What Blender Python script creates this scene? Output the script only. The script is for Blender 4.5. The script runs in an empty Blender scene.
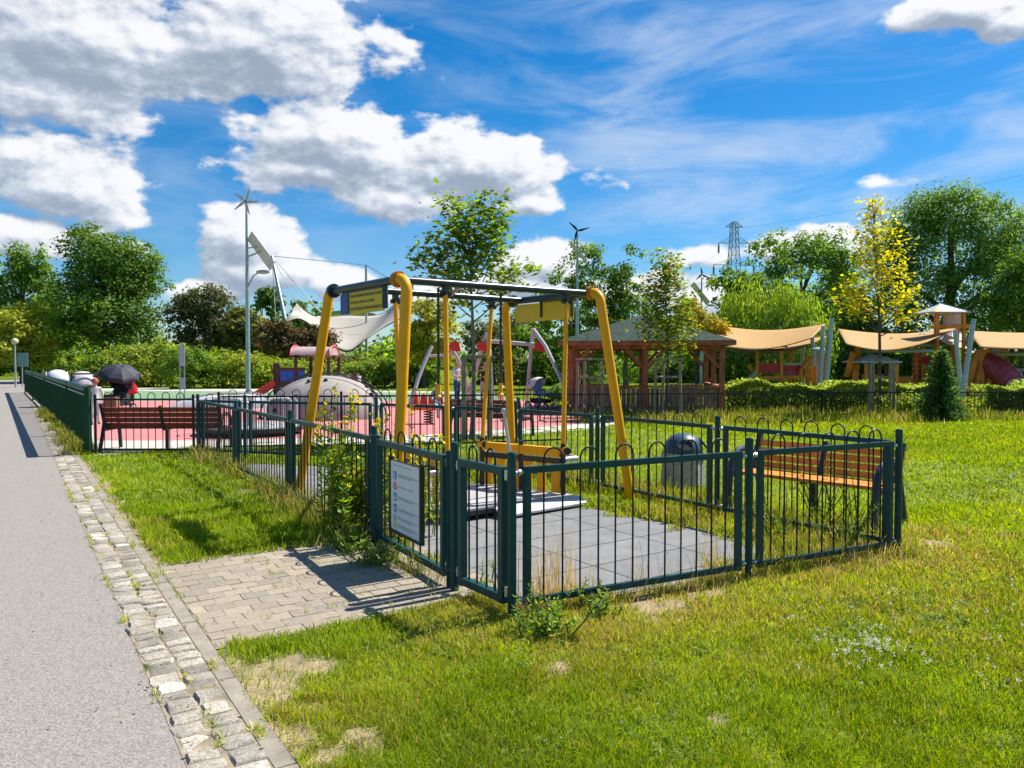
import bpy, bmesh, math, random
import numpy as np
from mathutils import Vector, Matrix
random.seed(7)
RNG = np.random.default_rng(11)
C = bpy.context.scene.collection
SC = bpy.context.scene
PI = math.pi
# ------------------------------------------------------------------ camera
F = 769.0; H = 1.62; PITCH = math.atan(23/769.0)
cd = bpy.data.cameras.new('camera'); cam = bpy.data.objects.new('camera', cd); C.objects.link(cam)
cam.location = (0, 0, H); cam.rotation_euler = (PI/2-PITCH, 0, 0)
cd.sensor_width = 36; cd.lens = 36*F/1024; cd.clip_end = 5000; cd.clip_start = .05
SC.camera = cam
def ray(px, py):
    dx = (px-512)/F; dz = (384-py)/F
    return Vector((dx, math.cos(PITCH)+dz*math.sin(PITCH), -math.sin(PITCH)+dz*math.cos(PITCH)))
def W(px, py, Y):
    r = ray(px, py); return Vector((0, 0, H)) + r*(Y/r.y)
def G(px, py, z=0.0):
    r = ray(px, py); return Vector((0, 0, H)) + r*((z-H)/r.z)
U2 = Vector((-.545, .838, 0)); V2 = Vector((.838, .545, 0))     # along the path / to its right
def ST(s, t, z=0): return U2*s + V2*t + Vector((0, 0, z))

# ------------------------------------------------------------------ materials
def newmat(name):
    m = bpy.data.materials.new(name); m.use_nodes = True
    nt = m.node_tree; nt.nodes.clear()
    o = nt.nodes.new('ShaderNodeOutputMaterial')
    return m, nt, o
def N(nt, t, **kw):
    n = nt.nodes.new('ShaderNode'+t)
    for k, v in kw.items(): setattr(n, k, v)
    return n
def mat(name, col, rough=.6, metal=0, var=.12, scale=6, bump=0, bscale=60, attr=False, dirt=None, spec=.5):
    """colour broken up by two noises; optional bump; optional per-face colour attribute; optional stain colour"""
    m, nt, o = newmat(name); L = nt.links.new
    b = N(nt, 'BsdfPrincipled'); L(b.outputs[0], o.inputs[0])
    b.inputs['Roughness'].default_value = rough; b.inputs['Metallic'].default_value = metal
    b.inputs['Specular IOR Level'].default_value = spec
    tc = N(nt, 'TexCoord')
    n1 = N(nt, 'TexNoise'); n1.inputs['Scale'].default_value = scale; n1.inputs['Detail'].default_value = 6
    L(tc.outputs['Object'], n1.inputs['Vector'])
    mr = N(nt, 'MapRange'); mr.inputs['From Min'].default_value = .3; mr.inputs['From Max'].default_value = .7
    mr.inputs['To Min'].default_value = 1-var; mr.inputs['To Max'].default_value = 1+var
    L(n1.outputs['Fac'], mr.inputs['Value'])
    mul = N(nt, 'MixRGB', blend_type='MULTIPLY'); mul.inputs[0].default_value = 1
    if attr:
        at = N(nt, 'Attribute'); at.attribute_name = 'Col'; L(at.outputs['Color'], mul.inputs[1])
    else: mul.inputs[1].default_value = (*col, 1)
    L(mr.outputs[0], mul.inputs[2]); out = mul.outputs[0]
    if dirt:
        n3 = N(nt, 'TexNoise'); n3.inputs['Scale'].default_value = dirt[1]; n3.inputs['Detail'].default_value = 8; n3.inputs['Roughness'].default_value = .7
        L(tc.outputs['Object'], n3.inputs['Vector'])
        r3 = N(nt, 'MapRange'); r3.inputs['From Min'].default_value = dirt[2]; r3.inputs['From Max'].default_value = dirt[2]+.15
        r3.inputs['To Max'].default_value = dirt[3]
        L(n3.outputs['Fac'], r3.inputs['Value'])
        mx = N(nt, 'MixRGB'); L(r3.outputs[0], mx.inputs[0]); L(out, mx.inputs[1]); mx.inputs[2].default_value = (*dirt[0], 1); out = mx.outputs[0]
    L(out, b.inputs['Base Color'])
    if bump:
        n2 = N(nt, 'TexNoise'); n2.inputs['Scale'].default_value = bscale; n2.inputs['Detail'].default_value = 5
        L(tc.outputs['Object'], n2.inputs['Vector'])
        bp = N(nt, 'Bump'); bp.inputs['Strength'].default_value = bump; bp.inputs['Distance'].default_value = .01
        L(n2.outputs['Fac'], bp.inputs['Height']); L(bp.outputs[0], b.inputs['Normal'])
    return m
def leafmat(name, trans=.52, gloss=.06):
    m, nt, o = newmat(name); L = nt.links.new
    at = N(nt, 'Attribute'); at.attribute_name = 'Col'
    d = N(nt, 'BsdfDiffuse'); t = N(nt, 'BsdfTranslucent'); g = N(nt, 'BsdfGlossy'); g.inputs['Roughness'].default_value = .6
    hs = N(nt, 'HueSaturation'); hs.inputs['Hue'].default_value = .487; hs.inputs['Saturation'].default_value = 1.1; hs.inputs['Value'].default_value = 1.45
    L(at.outputs['Color'], d.inputs[0]); L(at.outputs['Color'], hs.inputs['Color']); L(hs.outputs[0], t.inputs[0])
    m1 = N(nt, 'MixShader'); m1.inputs[0].default_value = trans; L(d.outputs[0], m1.inputs[1]); L(t.outputs[0], m1.inputs[2])
    m2 = N(nt, 'MixShader'); m2.inputs[0].default_value = gloss; L(m1.outputs[0], m2.inputs[1]); L(g.outputs[0], m2.inputs[2])
    L(m2.outputs[0], o.inputs[0])
    return m
def barkmat(name, col):
    return mat(name, col, .9, var=.35, scale=9, bump=.6, bscale=25)

M = {}
M['leaf'] = leafmat('leaf', .52, .018); M['grass'] = leafmat('grass_blade', .45, .012); M['petal'] = leafmat('petal', .35, .02)
M['fence'] = mat('dark_green_paint', (.009, .056, .060), .38, var=.2, scale=14, bump=.04, dirt=((.03, .05, .045), 7, .66, .4), spec=.25)
M['fence_thin'] = mat('dark_bar_paint', (.006, .016, .019), .45, var=.2, spec=.25)
M['green'] = mat('bottle_green_paint', (.004, .050, .018), .45, var=.25, scale=5, dirt=((.05, .08, .05), 6, .68, .4), spec=.22)
M['zinc'] = mat('zinc_bolt', (.55, .56, .56), .35, .9)
M['yellow'] = mat('yellow_paint', (.80, .36, .003), .42, var=.08, scale=5, bump=.03, dirt=((.26, .11, .02), 17, .645, .55), spec=.3)
M['flange'] = mat('weathered_orange_paint', (.50, .17, .01), .5, var=.25, scale=30, dirt=((.14, .05, .02), 18, .55, .7))
M['beam'] = mat('dark_teal_paint', (.012, .030, .034), .3, var=.2)
M['black'] = mat('black_plastic', (.012, .012, .013), .5)
M['blacksteel'] = mat('black_steel', (.015, .016, .018), .4)
M['plate'] = mat('aluminium_plate', (.46, .46, .46), .5, .25, var=.18, scale=4, bump=.25, bscale=90, dirt=((.35, .33, .30), 4, .55, .6))
M['gtube'] = mat('grey_tube', (.45, .46, .46), .45, .1)
M['signyellow'] = mat('yellow_board', (.70, .46, .003), .5, var=.05, dirt=((.5, .3, .02), 5, .7, .4))
M['signblue'] = mat('blue_board', (.012, .045, .26), .4, var=.05)
M['ink'] = mat('black_ink', (.02, .02, .018), .6)
M['white'] = mat('white_sheet', (.72, .73, .74), .45, var=.05, dirt=((.5, .47, .44), 8, .68, .4))
M['ikblue'] = mat('icon_blue', (.02, .26, .55), .5); M['ikred'] = mat('icon_red', (.6, .05, .06), .5)
M['ikteal'] = mat('icon_teal', (.25, .55, .58), .5); M['ikyel'] = mat('icon_yellow', (.75, .55, .03), .5); M['ikgrey'] = mat('print_grey', (.34, .36, .36), .6)
M['asphalt'] = mat('asphalt', (.240, .217, .192), .9, var=.5, scale=120, bump=.35, bscale=220, dirt=((.34, .29, .22), .9, .58, .35))
M['stain'] = mat('dark_joint', (.085, .082, .080), .9, var=.3, scale=30)
M['sett'] = mat('granite_sett', (.3, .3, .3), .85, var=.38, scale=60, bump=.5, bscale=120, attr=True)
M['sand'] = mat('sand_joint', (.27, .22, .15), .95, var=.35, scale=12, bump=.5, bscale=90, dirt=((.10, .12, .03), 5, .55, .7))
M['kerb'] = mat('concrete_kerb', (.255, .222, .175), .9, var=.22, scale=8, bump=.35, bscale=80)
M['paver'] = mat('concrete_paver', (.3, .3, .3), .9, var=.16, scale=45, bump=.4, bscale=110, attr=True)
M['concrete'] = mat('pebbled_concrete', (.36, .34, .31), .95, var=.45, scale=45, bump=.9, bscale=60)
M['bluelid'] = mat('blue_lid', (.028, .066, .11), .4, var=.15, dirt=((.11, .12, .12), 9, .62, .5))
M['wood_orange'] = mat('orange_stained_wood', (.68, .235, .018), .5, var=.3, scale=5, bump=.2, bscale=30)
M['wood_red'] = mat('red_brown_wood', (.24, .034, .014), .5, var=.3, scale=5, bump=.2, bscale=30)
M['wood_maroon'] = mat('maroon_wood', (.11, .015, .018), .5, var=.3)
M['wood_dark'] = mat('dark_brown_wood', (.075, .032, .018), .7, var=.3)
M['wood_gaz'] = mat('chestnut_wood', (.32, .095, .042), .65, var=.35, scale=4)
M['wood_plank'] = mat('weathered_plank', (.24, .145, .095), .85, var=.45, scale=7)
M['wood_play'] = mat('honey_wood', (.66, .22, .022), .6, var=.25, scale=3)
M['wood_stake'] = mat('grey_stake_wood', (.27, .22, .15), .9, var=.35, scale=8)
M['armblue'] = mat('blue_black_steel', (.020, .036, .055), .35, var=.2)
M['shingle'] = mat('green_shingle', (.030, .050, .040), .9, spec=.15, var=.45, scale=7, bump=.4, bscale=30)
M['pole'] = mat('galvanised_pole', (.30, .40, .40), .4, .35, var=.15)
M['polegrey'] = mat('grey_pole', (.36, .42, .46), .45, .3, var=.12)
M['solar'] = mat('solar_cell', (.05, .07, .12), .2, .2); M['solarback'] = mat('panel_back', (.55, .57, .58), .5)
M['membrane'] = mat('cream_membrane', (.36, .33, .27), .6, var=.06, scale=.3)
M['sail'] = mat('ochre_sail_cloth', (.36, .20, .040), .8, var=.07, scale=2)
M['sailpale'] = mat('cream_sail_cloth', (.52, .42, .28), .8, var=.07)
M['pink'] = mat('pink_rubber', (.50, .17, .16), .9, var=.1, scale=1.2, bump=.2)
M['palegreen'] = mat('pale_green_rubber', (.15, .25, .13), .9, var=.1, scale=1.2)
M['beige'] = mat('pale_gravel', (.46, .43, .37), .95, var=.2, scale=6, bump=.3)
M['red'] = mat('red_plastic', (.60, .02, .015), .35, var=.1); M['orange'] = mat('orange_plastic', (.75, .16, .02), .4)
M['blue'] = mat('blue_panel', (.015, .10, .42), .45, var=.1); M['roofgrey'] = mat('grey_roof', (.42, .43, .45), .6, var=.15)
M['roofpink'] = mat('faded_red_roof', (.42, .30, .30), .6, var=.15); M['roofred'] = mat('red_trim', (.45, .06, .07), .5)
M['redpanel'] = mat('crimson_panel', (.50, .02, .035), .5, var=.15)
M['rock'] = mat('pale_climbing_shell', (.31, .28, .25), .85, var=.15, scale=3, bump=.3)
M['rope'] = mat('dark_rope', (.06, .055, .05), .9)
M['tunnel'] = mat('red_translucent_tunnel', (.36, .05, .06), .35, var=.3, scale=2)
M['navy'] = mat('navy_fabric', (.022, .026, .040), .7, var=.2); M['cloth_black'] = mat('black_fabric', (.012, .012, .014), .8)
M['cloth_white'] = mat('white_fabric', (.52, .53, .55), .8); M['cloth_grey'] = mat('grey_fabric', (.36, .38, .40), .8)
M['cloth_blue'] = mat('pale_blue_fabric', (.30, .42, .60), .8); M['denim'] = mat('denim', (.025, .075, .20), .8, var=.2)
M['cloth_lgrey'] = mat('light_grey_fabric', (.45, .46, .48), .8); M['cloth_pink'] = mat('pink_fabric', (.55, .16, .16), .8)
M['skin'] = mat('skin', (.52, .30, .22), .55, var=.05); M['hair'] = mat('brown_hair', (.07, .045, .03), .6); M['hairfair'] = mat('fair_hair', (.32, .22, .12), .6)
M['shoe'] = mat('shoe', (.05, .05, .05), .6); M['eye'] = mat('eye', (.02, .015, .012), .3); M['brown'] = mat('brown_bag', (.25, .14, .08), .7)
M['globe'] = mat('cream_globe', (.62, .52, .34), .4); M['plateblue'] = mat('grey_blue_plate', (.15, .25, .28), .5)
M['lattice'] = mat('grey_lattice', (.22, .26, .30), .6, .3)
M['bark'] = barkmat('bark', (.10, .075, .055)); M['barkgrey'] = barkmat('grey_bark', (.17, .15, .125))
M['stone'] = mat('boulder', (.32, .28, .24), .9, var=.3, bump=.5, bscale=12)

# ------------------------------------------------------------------ mesh builder
XF = {}
class MB:
    def __init__(s): s.v = []; s.f = []; s.m = []; s.cur = 0
    def quad(s, *p):
        i = len(s.v); s.v += [tuple(q) for q in p]; s.f.append(tuple(range(i, i+len(p)))); s.m.append(s.cur); return s
    def box(s, c, d, rz=0, tilt=None, bev=0):
        R = Matrix.Rotation(rz, 3, 'Z')
        if tilt: R = R @ Matrix.Rotation(tilt[1], 3, tilt[0])
        c = Vector(c); i = len(s.v); x, y, z = [q/2 for q in d]
        for a in (-1, 1):
            for b in (-1, 1):
                for e in (-1, 1): s.v.append(tuple(c + R @ Vector((a*x, b*y, e*z))))
        for q in ((0, 1, 3, 2), (4, 6, 7, 5), (0, 4, 5, 1), (2, 3, 7, 6), (0, 2, 6, 4), (1, 5, 7, 3)):
            s.f.append(tuple(i+k for k in q)); s.m.append(s.cur)
        return s
    def bar(s, a, b, w, h=None, up=(0, 0, 1)):
        """rectangular bar from a to b, w sideways, h along 'up'"""
        h = h or w; a = Vector(a); b = Vector(b); d = (b-a).normalized(); up = Vector(up)
        if abs(d.dot(up)) > .98: up = Vector((1, 0, 0)) if abs(d.x) < .9 else Vector((0, 1, 0))
        r = d.cross(up).normalized(); u = r.cross(d).normalized(); i = len(s.v)
        for p in (a, b):
            for x, y in ((-1, -1), (1, -1), (1, 1), (-1, 1)): s.v.append(tuple(p + r*(x*w/2) + u*(y*h/2)))
        for q in ((3, 2, 1, 0), (4, 5, 6, 7), (0, 1, 5, 4), (1, 2, 6, 5), (2, 3, 7, 6), (3, 0, 4, 7)):
            s.f.append(tuple(i+k for k in q)); s.m.append(s.cur)
        return s
    def tube(s, pts, r, n=8, cap=True):
        pts = [Vector(p) for p in pts]; k = len(pts)
        rs = r if isinstance(r, (list, tuple)) else [r]*k
        i0 = len(s.v); up = None
        for j in range(k):
            d = (pts[min(j+1, k-1)]-pts[max(j-1, 0)])
            d = d.normalized() if d.length > 1e-9 else Vector((0, 0, 1))
            if up is None:
                up = Vector((0, 0, 1)) if abs(d.z) < .9 else Vector((1, 0, 0))
            a = d.cross(up).normalized(); up = a.cross(d).normalized()
            for q in range(n):
                t = 2*PI*q/n; s.v.append(tuple(pts[j] + (a*math.cos(t) + up*math.sin(t))*rs[j]))
        for j in range(k-1):
            for q in range(n):
                a = i0+j*n+q; b = i0+j*n+(q+1) % n
                s.f.append((a, b, b+n, a+n)); s.m.append(s.cur)
        if cap:
            s.f.append(tuple(i0+q for q in range(n-1, -1, -1))); s.m.append(s.cur)
            s.f.append(tuple(i0+(k-1)*n+q for q in range(n))); s.m.append(s.cur)
        return s
    def lathe(s, prof, c=(0, 0, 0), n=16, a0=0, sx=1, sy=1):
        c = Vector(c); i0 = len(s.v)
        for r, z in prof:
            for q in range(n):
                t = a0+2*PI*q/n; s.v.append((c.x+sx*r*math.cos(t), c.y+sy*r*math.sin(t), c.z+z))
        for j in range(len(prof)-1):
            for q in range(n):
                a = i0+j*n+q; b = i0+j*n+(q+1) % n; s.f.append((a, b, b+n, a+n)); s.m.append(s.cur)
        s.f.append(tuple(i0+q for q in range(n-1, -1, -1))); s.m.append(s.cur)
        s.f.append(tuple(i0+(len(prof)-1)*n+q for q in range(n))); s.m.append(s.cur)
        return s
    def ball(s, c, r, n=10, m=6, sc=(1, 1, 1)):
        prof = [(max(r*math.sin(PI*j/m), r*.02), -r*math.cos(PI*j/m)*sc[2]) for j in range(m+1)]
        return s.lathe(prof, c, n, sx=sc[0], sy=sc[1])
    def prism(s, poly, ext):
        """polygon (list of 3-d points) extruded by vector ext"""
        i = len(s.v); n = len(poly); e = Vector(ext)
        s.v += [tuple(Vector(p)) for p in poly]; s.v += [tuple(Vector(p)+e) for p in poly]
        s.f.append(tuple(range(i+n-1, i-1, -1))); s.m.append(s.cur); s.f.append(tuple(range(i+n, i+2*n))); s.m.append(s.cur)
        for q in range(n):
            r = (q+1) % n; s.f.append((i+q, i+r, i+n+r, i+n+q)); s.m.append(s.cur)
        return s
    def turn(s, d, c):
        q = Vector(d).to_track_quat('Z', 'Y'); s.v = [tuple(q @ Vector(v)+Vector(c)) for v in s.v]; return s
    def grid(s, fn, nu, nv):
        i = len(s.v)
        for a in range(nu+1):
            for b in range(nv+1): s.v.append(tuple(fn(a/nu, b/nv)))
        for a in range(nu):
            for b in range(nv):
                p = i+a*(nv+1)+b; s.f.append((p, p+nv+1, p+nv+2, p+1)); s.m.append(s.cur)
        return s
    def build(s, name, m, parent=None, world=False, smooth=.6, solid=0, cols=None):
        me = bpy.data.meshes.new(name)
        vs = s.v
        if world and parent is not None:
            l, rz = XF[parent.name]; Ri = Matrix.Rotation(-rz, 3, 'Z'); vs = [tuple(Ri @ (Vector(v)-l)) for v in vs]
        me.from_pydata(vs, [], s.f)
        for q in (m if isinstance(m, (list, tuple)) else [m]): me.materials.append(q)
        me.polygons.foreach_set('material_index', s.m)
        if cols is not None:
            a = me.color_attributes.new('Col', 'FLOAT_COLOR', 'POINT'); a.data.foreach_set('color', np.asarray(cols, np.float32).ravel())
        bm = bmesh.new(); bm.from_mesh(me); bmesh.ops.recalc_face_normals(bm, faces=bm.faces); bm.to_mesh(me); bm.free()
        if smooth:
            me.polygons.foreach_set('use_smooth', [True]*len(me.polygons)); me.set_sharp_from_angle(angle=smooth)
        return link(name, me, parent, solid)
def link(name, me, parent=None, solid=0):
    o = bpy.data.objects.new(name, me); C.objects.link(o)
    if parent is not None: o.parent = parent; XF[o.name] = XF[parent.name]
    else: XF[o.name] = (Vector((0, 0, 0)), 0)
    if solid:
        md = o.modifiers.new('thickness', 'SOLIDIFY'); md.thickness = solid
    return o
def tag(o, label=None, cat=None, group=None, kind=None):
    if label: o['label'] = label
    if cat: o['category'] = cat
    if group: o['group'] = group
    if kind: o['kind'] = kind
    return o
def thing(name, label, cat, loc=(0, 0, 0), rz=0, group=None):
    o = bpy.data.objects.new(name, None); C.objects.link(o); o.empty_display_size = .1
    o.location = loc; o.rotation_euler = (0, 0, rz); XF[o.name] = (Vector(loc), rz)
    return tag(o, label, cat, group)
def dup(root, loc, rz, label=None, scale=None):
    r = root.copy(); C.objects.link(r); r.location = loc; r.rotation_euler = (0, 0, rz); XF[r.name] = (Vector(loc), rz)
    if scale: r.scale = scale
    if label: r['label'] = label
    for ch in list(root.children):
        c = ch.copy(); C.objects.link(c); c.parent = r
        for g in list(ch.children):
            d = g.copy(); C.objects.link(d); d.parent = c
    return r
def struct(name, mb, m, **k): return tag(mb.build(name, m, **k), kind='structure')

# numpy scatter mesh with a colour attribute (leaves, blades, petals)
def npmesh(name, V, faces_loops, loop_starts, loop_totals, cols, m):
    me = bpy.data.meshes.new(name)
    me.vertices.add(len(V)); me.vertices.foreach_set('co', np.ascontiguousarray(V, np.float32).ravel())
    me.loops.add(len(faces_loops)); me.loops.foreach_set('vertex_index', np.ascontiguousarray(faces_loops, np.int32))
    me.polygons.add(len(loop_starts)); me.polygons.foreach_set('loop_start', np.ascontiguousarray(loop_starts, np.int32))
    a = me.color_attributes.new('Col', 'FLOAT_COLOR', 'POINT')
    c4 = np.ones((len(V), 4), np.float32); c4[:, :3] = cols; a.data.foreach_set('color', c4.ravel())
    me.materials.append(m); me.update(calc_edges=True); me.validate()
    return me
def norm(a): return a/np.maximum(np.linalg.norm(a, axis=1, keepdims=True), 1e-9)
def leafmesh(name, P, nrm, L, Wd, cols, m, axis=None):
    n = len(P); nrm = norm(nrm)
    t = RNG.normal(size=(n, 3)) if axis is None else axis + RNG.normal(size=(n, 3))*.25
    a = norm(t - nrm*np.sum(t*nrm, axis=1, keepdims=True)); b = np.cross(nrm, a)
    L = np.asarray(L).reshape(-1, 1)*np.ones((n, 1)); Wd = np.asarray(Wd).reshape(-1, 1)*np.ones((n, 1))
    V = np.empty((n, 4, 3), np.float32)
    V[:, 0] = P-a*L/2; V[:, 1] = P+b*Wd/2-a*L*.08-nrm*Wd*.12; V[:, 2] = P+a*L/2; V[:, 3] = P-b*Wd/2-a*L*.08-nrm*Wd*.12
    idx = np.arange(n*4); return npmesh(name, V.reshape(-1, 3), idx, np.arange(n)*4, None, np.repeat(cols, 4, axis=0), m)

def lerp(a, b, t): return a+(b-a)*t
def pal(cols, n, jit=.18, gain=2.15):
    cols = np.asarray(cols, float)*gain*np.array([1.12, 1, .85]); k = RNG.integers(0, len(cols), n); c = cols[k]
    return np.clip(c*(1+RNG.normal(size=(n, 1))*jit), .003, .9)

# ------------------------------------------------------------------ trees
DK = [(.030, .070, .012), (.045, .095, .014), (.060, .115, .018)]
MID = [(.060, .120, .016), (.085, .150, .018), (.045, .095, .014)]
YG = [(.16, .20, .022), (.12, .17, .02), (.20, .21, .03)]
PLUM = [(.036, .052, .014), (.044, .042, .018), (.036, .064, .013), (.052, .062, .022)]
PURP = [(.062, .036, .020), (.045, .040, .016), (.050, .058, .018)]
GOLD = [(.245, .245, .012), (.21, .225, .012), (.29, .275, .02), (.15, .19, .02)]
WIL = [(.10, .17, .022), (.075, .135, .018), (.13, .19, .03)]
BIGW = [(.065, .130, .026), (.050, .105, .022), (.090, .155, .030)]
def crown_points(ells, ncl, per, cr, flat=.65, inner=.45):
    ells = np.asarray(ells, float); w = (ells[:, 3]*ells[:, 4]*ells[:, 5])**.7; w /= w.sum()
    k = RNG.choice(len(ells), ncl, p=w); d = norm(RNG.normal(size=(ncl, 3))+np.array([0, 0, .25]))
    rad = (inner**3+(1-inner**3)*RNG.random(ncl))**(1/3)
    out = RNG.random(ncl) < .20; rad = np.where(out, 1.03+.22*RNG.random(ncl), rad*.97)
    cen = ells[k, :3]+d*rad[:, None]*ells[k, 3:]
    size = cr*(.5+.95*RNG.random(ncl)**1.4)*np.where(out, .55, 1)
    n = RNG.poisson(per*(size/cr)**1.6)+4
    ci = np.repeat(np.arange(ncl), n); m = len(ci)
    off = norm(RNG.normal(size=(m, 3)))*(RNG.random((m, 1))**.45)*np.array([1, 1, flat])*size[ci][:, None]
    P = cen[ci]+off
    nr = norm(off)*.7+d[ci]*.35+np.array([0, 0, .55])+RNG.normal(size=(m, 3))*.45
    return P, nr, ci, cen
def tree(name, label, base, ells, n=9000, leaf=.3, palette=MID, cr=1.0, trunk=.2, flat=.65, per=60, cat='tree', group=None, bark='bark', droop=False, mix=.5, inner=.45, limbs=9, aspect=.62):
    """ells relative to base; trunk + limbs to clumps + leaf crown"""
    t = thing(name, label, cat, base, 0, group)
    P, nr, ci, cen = crown_points(ells, max(6, n//per), per, cr, flat, inner)
    cc = pal(palette, len(cen), .16)[ci]*mix + pal(palette, len(P), .2)*(1-mix)
    P[:, 2] = np.maximum(P[:, 2], .05)
    ax = None
    if droop: ax = np.array([0, 0, 1.]); nr[:, 2] *= .2
    me = leafmesh('crown', P, nr, leaf*(.7+.6*RNG.random(len(P))), leaf*aspect*(.7+.6*RNG.random(len(P))), cc, M['leaf'], ax)
    link('crown', me, t)
    E = np.asarray(ells, float); top = max(E[:, 2]); mb = MB()
    if trunk:
        zt = top*.85; pts = [(random.gauss(0, trunk*.25)*(j > 0), random.gauss(0, trunk*.25)*(j > 0), zt*j/5) for j in range(6)]
        mb.tube(pts, [trunk*(1.25 if j == 0 else 1-.15*j) for j in range(6)], 8)
        sel = cen[np.argsort(-cen[:, 2]*0+RNG.random(len(cen)))[:limbs]]
        for q in sel:
            z0 = max(.25*zt, min(q[2]*.6, zt*.95)); a = Vector((0, 0, z0)); b = Vector(q)
            mid = a.lerp(b, .5)+Vector((random.gauss(0, .1), random.gauss(0, .1), .08*(b-a).length))
            mb.tube([a, mid, b], [trunk*.45, trunk*.28, trunk*.08], 5)
        mb.build('trunk', M[bark], t)
    return t
def bush(name, label, px, py0, py1, w, Y, palette=MID, n=1600, leaf=.22, group=None, cat='shrub', **k):
    """low shrub: px centre, py0 top, py1 base row (only for size), w width in pixels"""
    s = Y/F; c = W(px, 361, Y); hgt = H+(361-py0)*s; r = w*s/2
    ells = [(-r*.4, 0, hgt*.45, r*.65, r*.7, hgt*.5), (r*.4, .3, hgt*.42, r*.62, r*.7, hgt*.47), (0, 0, hgt*.55, r*.6, r*.6, hgt*.42)]
    return tree(name, label, (c.x, c.y, 0), ells, n, leaf, palette, cr=r*.3, trunk=.05, per=45, cat=cat, group=group, limbs=6, **k)

# ------------------------------------------------------------------ world: sky and clouds
SUN_AZ = math.radians(57); SUN_EL = math.radians(53)
def make_world():
    w = bpy.data.worlds.new('World'); SC.world = w; w.use_nodes = True
    nt = w.node_tree; nt.nodes.clear(); L = nt.links.new
    out = N(nt, 'OutputWorld'); bg = N(nt, 'Background'); bg.inputs[1].default_value = .10; L(bg.outputs[0], out.inputs[0])
    sky = N(nt, 'TexSky'); sky.sky_type = 'NISHITA'; sky.sun_disc = False; sky.sun_elevation = SUN_EL; sky.sun_rotation = SUN_AZ
    sky.air_density = 1.0; sky.dust_density = .3; sky.ozone_density = 2.5
    hs = N(nt, 'HueSaturation'); hs.inputs['Saturation'].default_value = 1.33; hs.inputs['Value'].default_value = .60; hs.inputs['Hue'].default_value = .497
    tint = N(nt, 'MixRGB', blend_type='MULTIPLY'); tint.inputs[0].default_value = 1; L(sky.outputs[0], tint.inputs[1]); tint.inputs[2].default_value = (.80, .93, 1.07, 1)
    L(tint.outputs[0], hs.inputs['Color'])
    # density group in (azimuth, elevation) of the sky direction
    g = bpy.data.node_groups.new('cloud_density', 'ShaderNodeTree')
    g.interface.new_socket('P', in_out='INPUT', socket_type='NodeSocketVector')
    g.interface.new_socket('D', in_out='OUTPUT', socket_type='NodeSocketFloat')
    gi = g.nodes.new('NodeGroupInput'); go = g.nodes.new('NodeGroupOutput'); GL = g.links.new
    def gm(op, a, b=None, c=None):
        n = g.nodes.new('ShaderNodeMath'); n.operation = op
        for i, x in enumerate((a, b, c)):
            if x is None: continue
            if isinstance(x, (int, float)): n.inputs[i].default_value = x
            else: GL(x, n.inputs[i])
        return n.outputs[0]
    sep = g.nodes.new('ShaderNodeSeparateXYZ'); GL(gi.outputs[0], sep.inputs[0])
    # warp
    def gnoise(scale, detail, rough, off=(0, 0, 0)):
        mp = g.nodes.new('ShaderNodeMapping'); mp.inputs['Location'].default_value = off; mp.inputs['Scale'].default_value = (1, 1.55, 1)
        GL(gi.outputs[0], mp.inputs[0])
        n = g.nodes.new('ShaderNodeTexNoise'); n.inputs['Scale'].default_value = scale; n.inputs['Detail'].default_value = detail; n.inputs['Roughness'].default_value = rough
        GL(mp.outputs[0], n.inputs['Vector']); return n.outputs['Fac']
    n1 = gnoise(9, 9, .56); n2 = gnoise(30, 6, .55, (3, 1, 0)); n3 = gnoise(3.3, 3, .5, (9, 4, 2))
    clouds = [  # px, py, rx, ry, weight
        (95, 40, 250, 75, 1.0), (255, 45, 165, 62, 1.1), (40, 95, 110, 28, .8), (330, 140, 105, 48, 1.05), (300, 170, 90, 26, .8),
        (465, 168, 140, 44, 1.0), (395, 200, 95, 22, .75), (520, 205, 55, 14, .6), (65, 190, 110, 36, 1.0), (10, 150, 90, 30, .8), (25, 232, 95, 22, .95), (130, 250, 45, 10, .5),
        (245, 238, 58, 42, 1.0), (262, 272, 62, 22, .95), (205, 292, 50, 14, .8), (345, 284, 46, 17, .95), (420, 292, 60, 14, .8), (545, 262, 55, 30, 1.05), (520, 288, 70, 22, .9),
        (625, 290, 80, 18, .9), (690, 300, 60, 18, .9), (825, 242, 70, 18, .8), (770, 250, 40, 14, .8), (965, 6, 75, 26, .95), (1012, 22, 45, 20, .85), (880, 183, 30, 8, .5), (440, 130, 40, 26, .5), (700, 255, 40, 10, .5)]
    best = None
    for px, py, rx, ry, wt in clouds:
        r = ray(px, py); cu = math.atan2(r.x, r.y); cv = r.z/math.hypot(r.x, r.y)
        ru = rx/F*math.cos(cu)**2; rv = ry/F
        a = gm('MULTIPLY', gm('SUBTRACT', sep.outputs[0], cu), 1/ru); b = gm('MULTIPLY', gm('SUBTRACT', sep.outputs[1], cv), 1/rv)
        e = gm('MULTIPLY', gm('SUBTRACT', 1.0, gm('SQRT', gm('ADD', gm('MULTIPLY', a, a), gm('MULTIPLY', b, b)))), wt)
        best = e if best is None else gm('SMOOTH_MAX', best, e, .25)
    best = gm('MAXIMUM', best, -.9)
    d = gm('ADD', best, gm('MULTIPLY', gm('SUBTRACT', n1, .5), 2.2))
    d = gm('ADD', d, gm('MULTIPLY', gm('SUBTRACT', n2, .5), .62)); d = gm('ADD', d, gm('MULTIPLY', gm('SUBTRACT', n3, .5), .5))
    GL(d, go.inputs[0])
    # main tree
    tc = N(nt, 'TexCoord'); sx = N(nt, 'SeparateXYZ'); L(tc.outputs['Generated'], sx.inputs[0])
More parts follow.
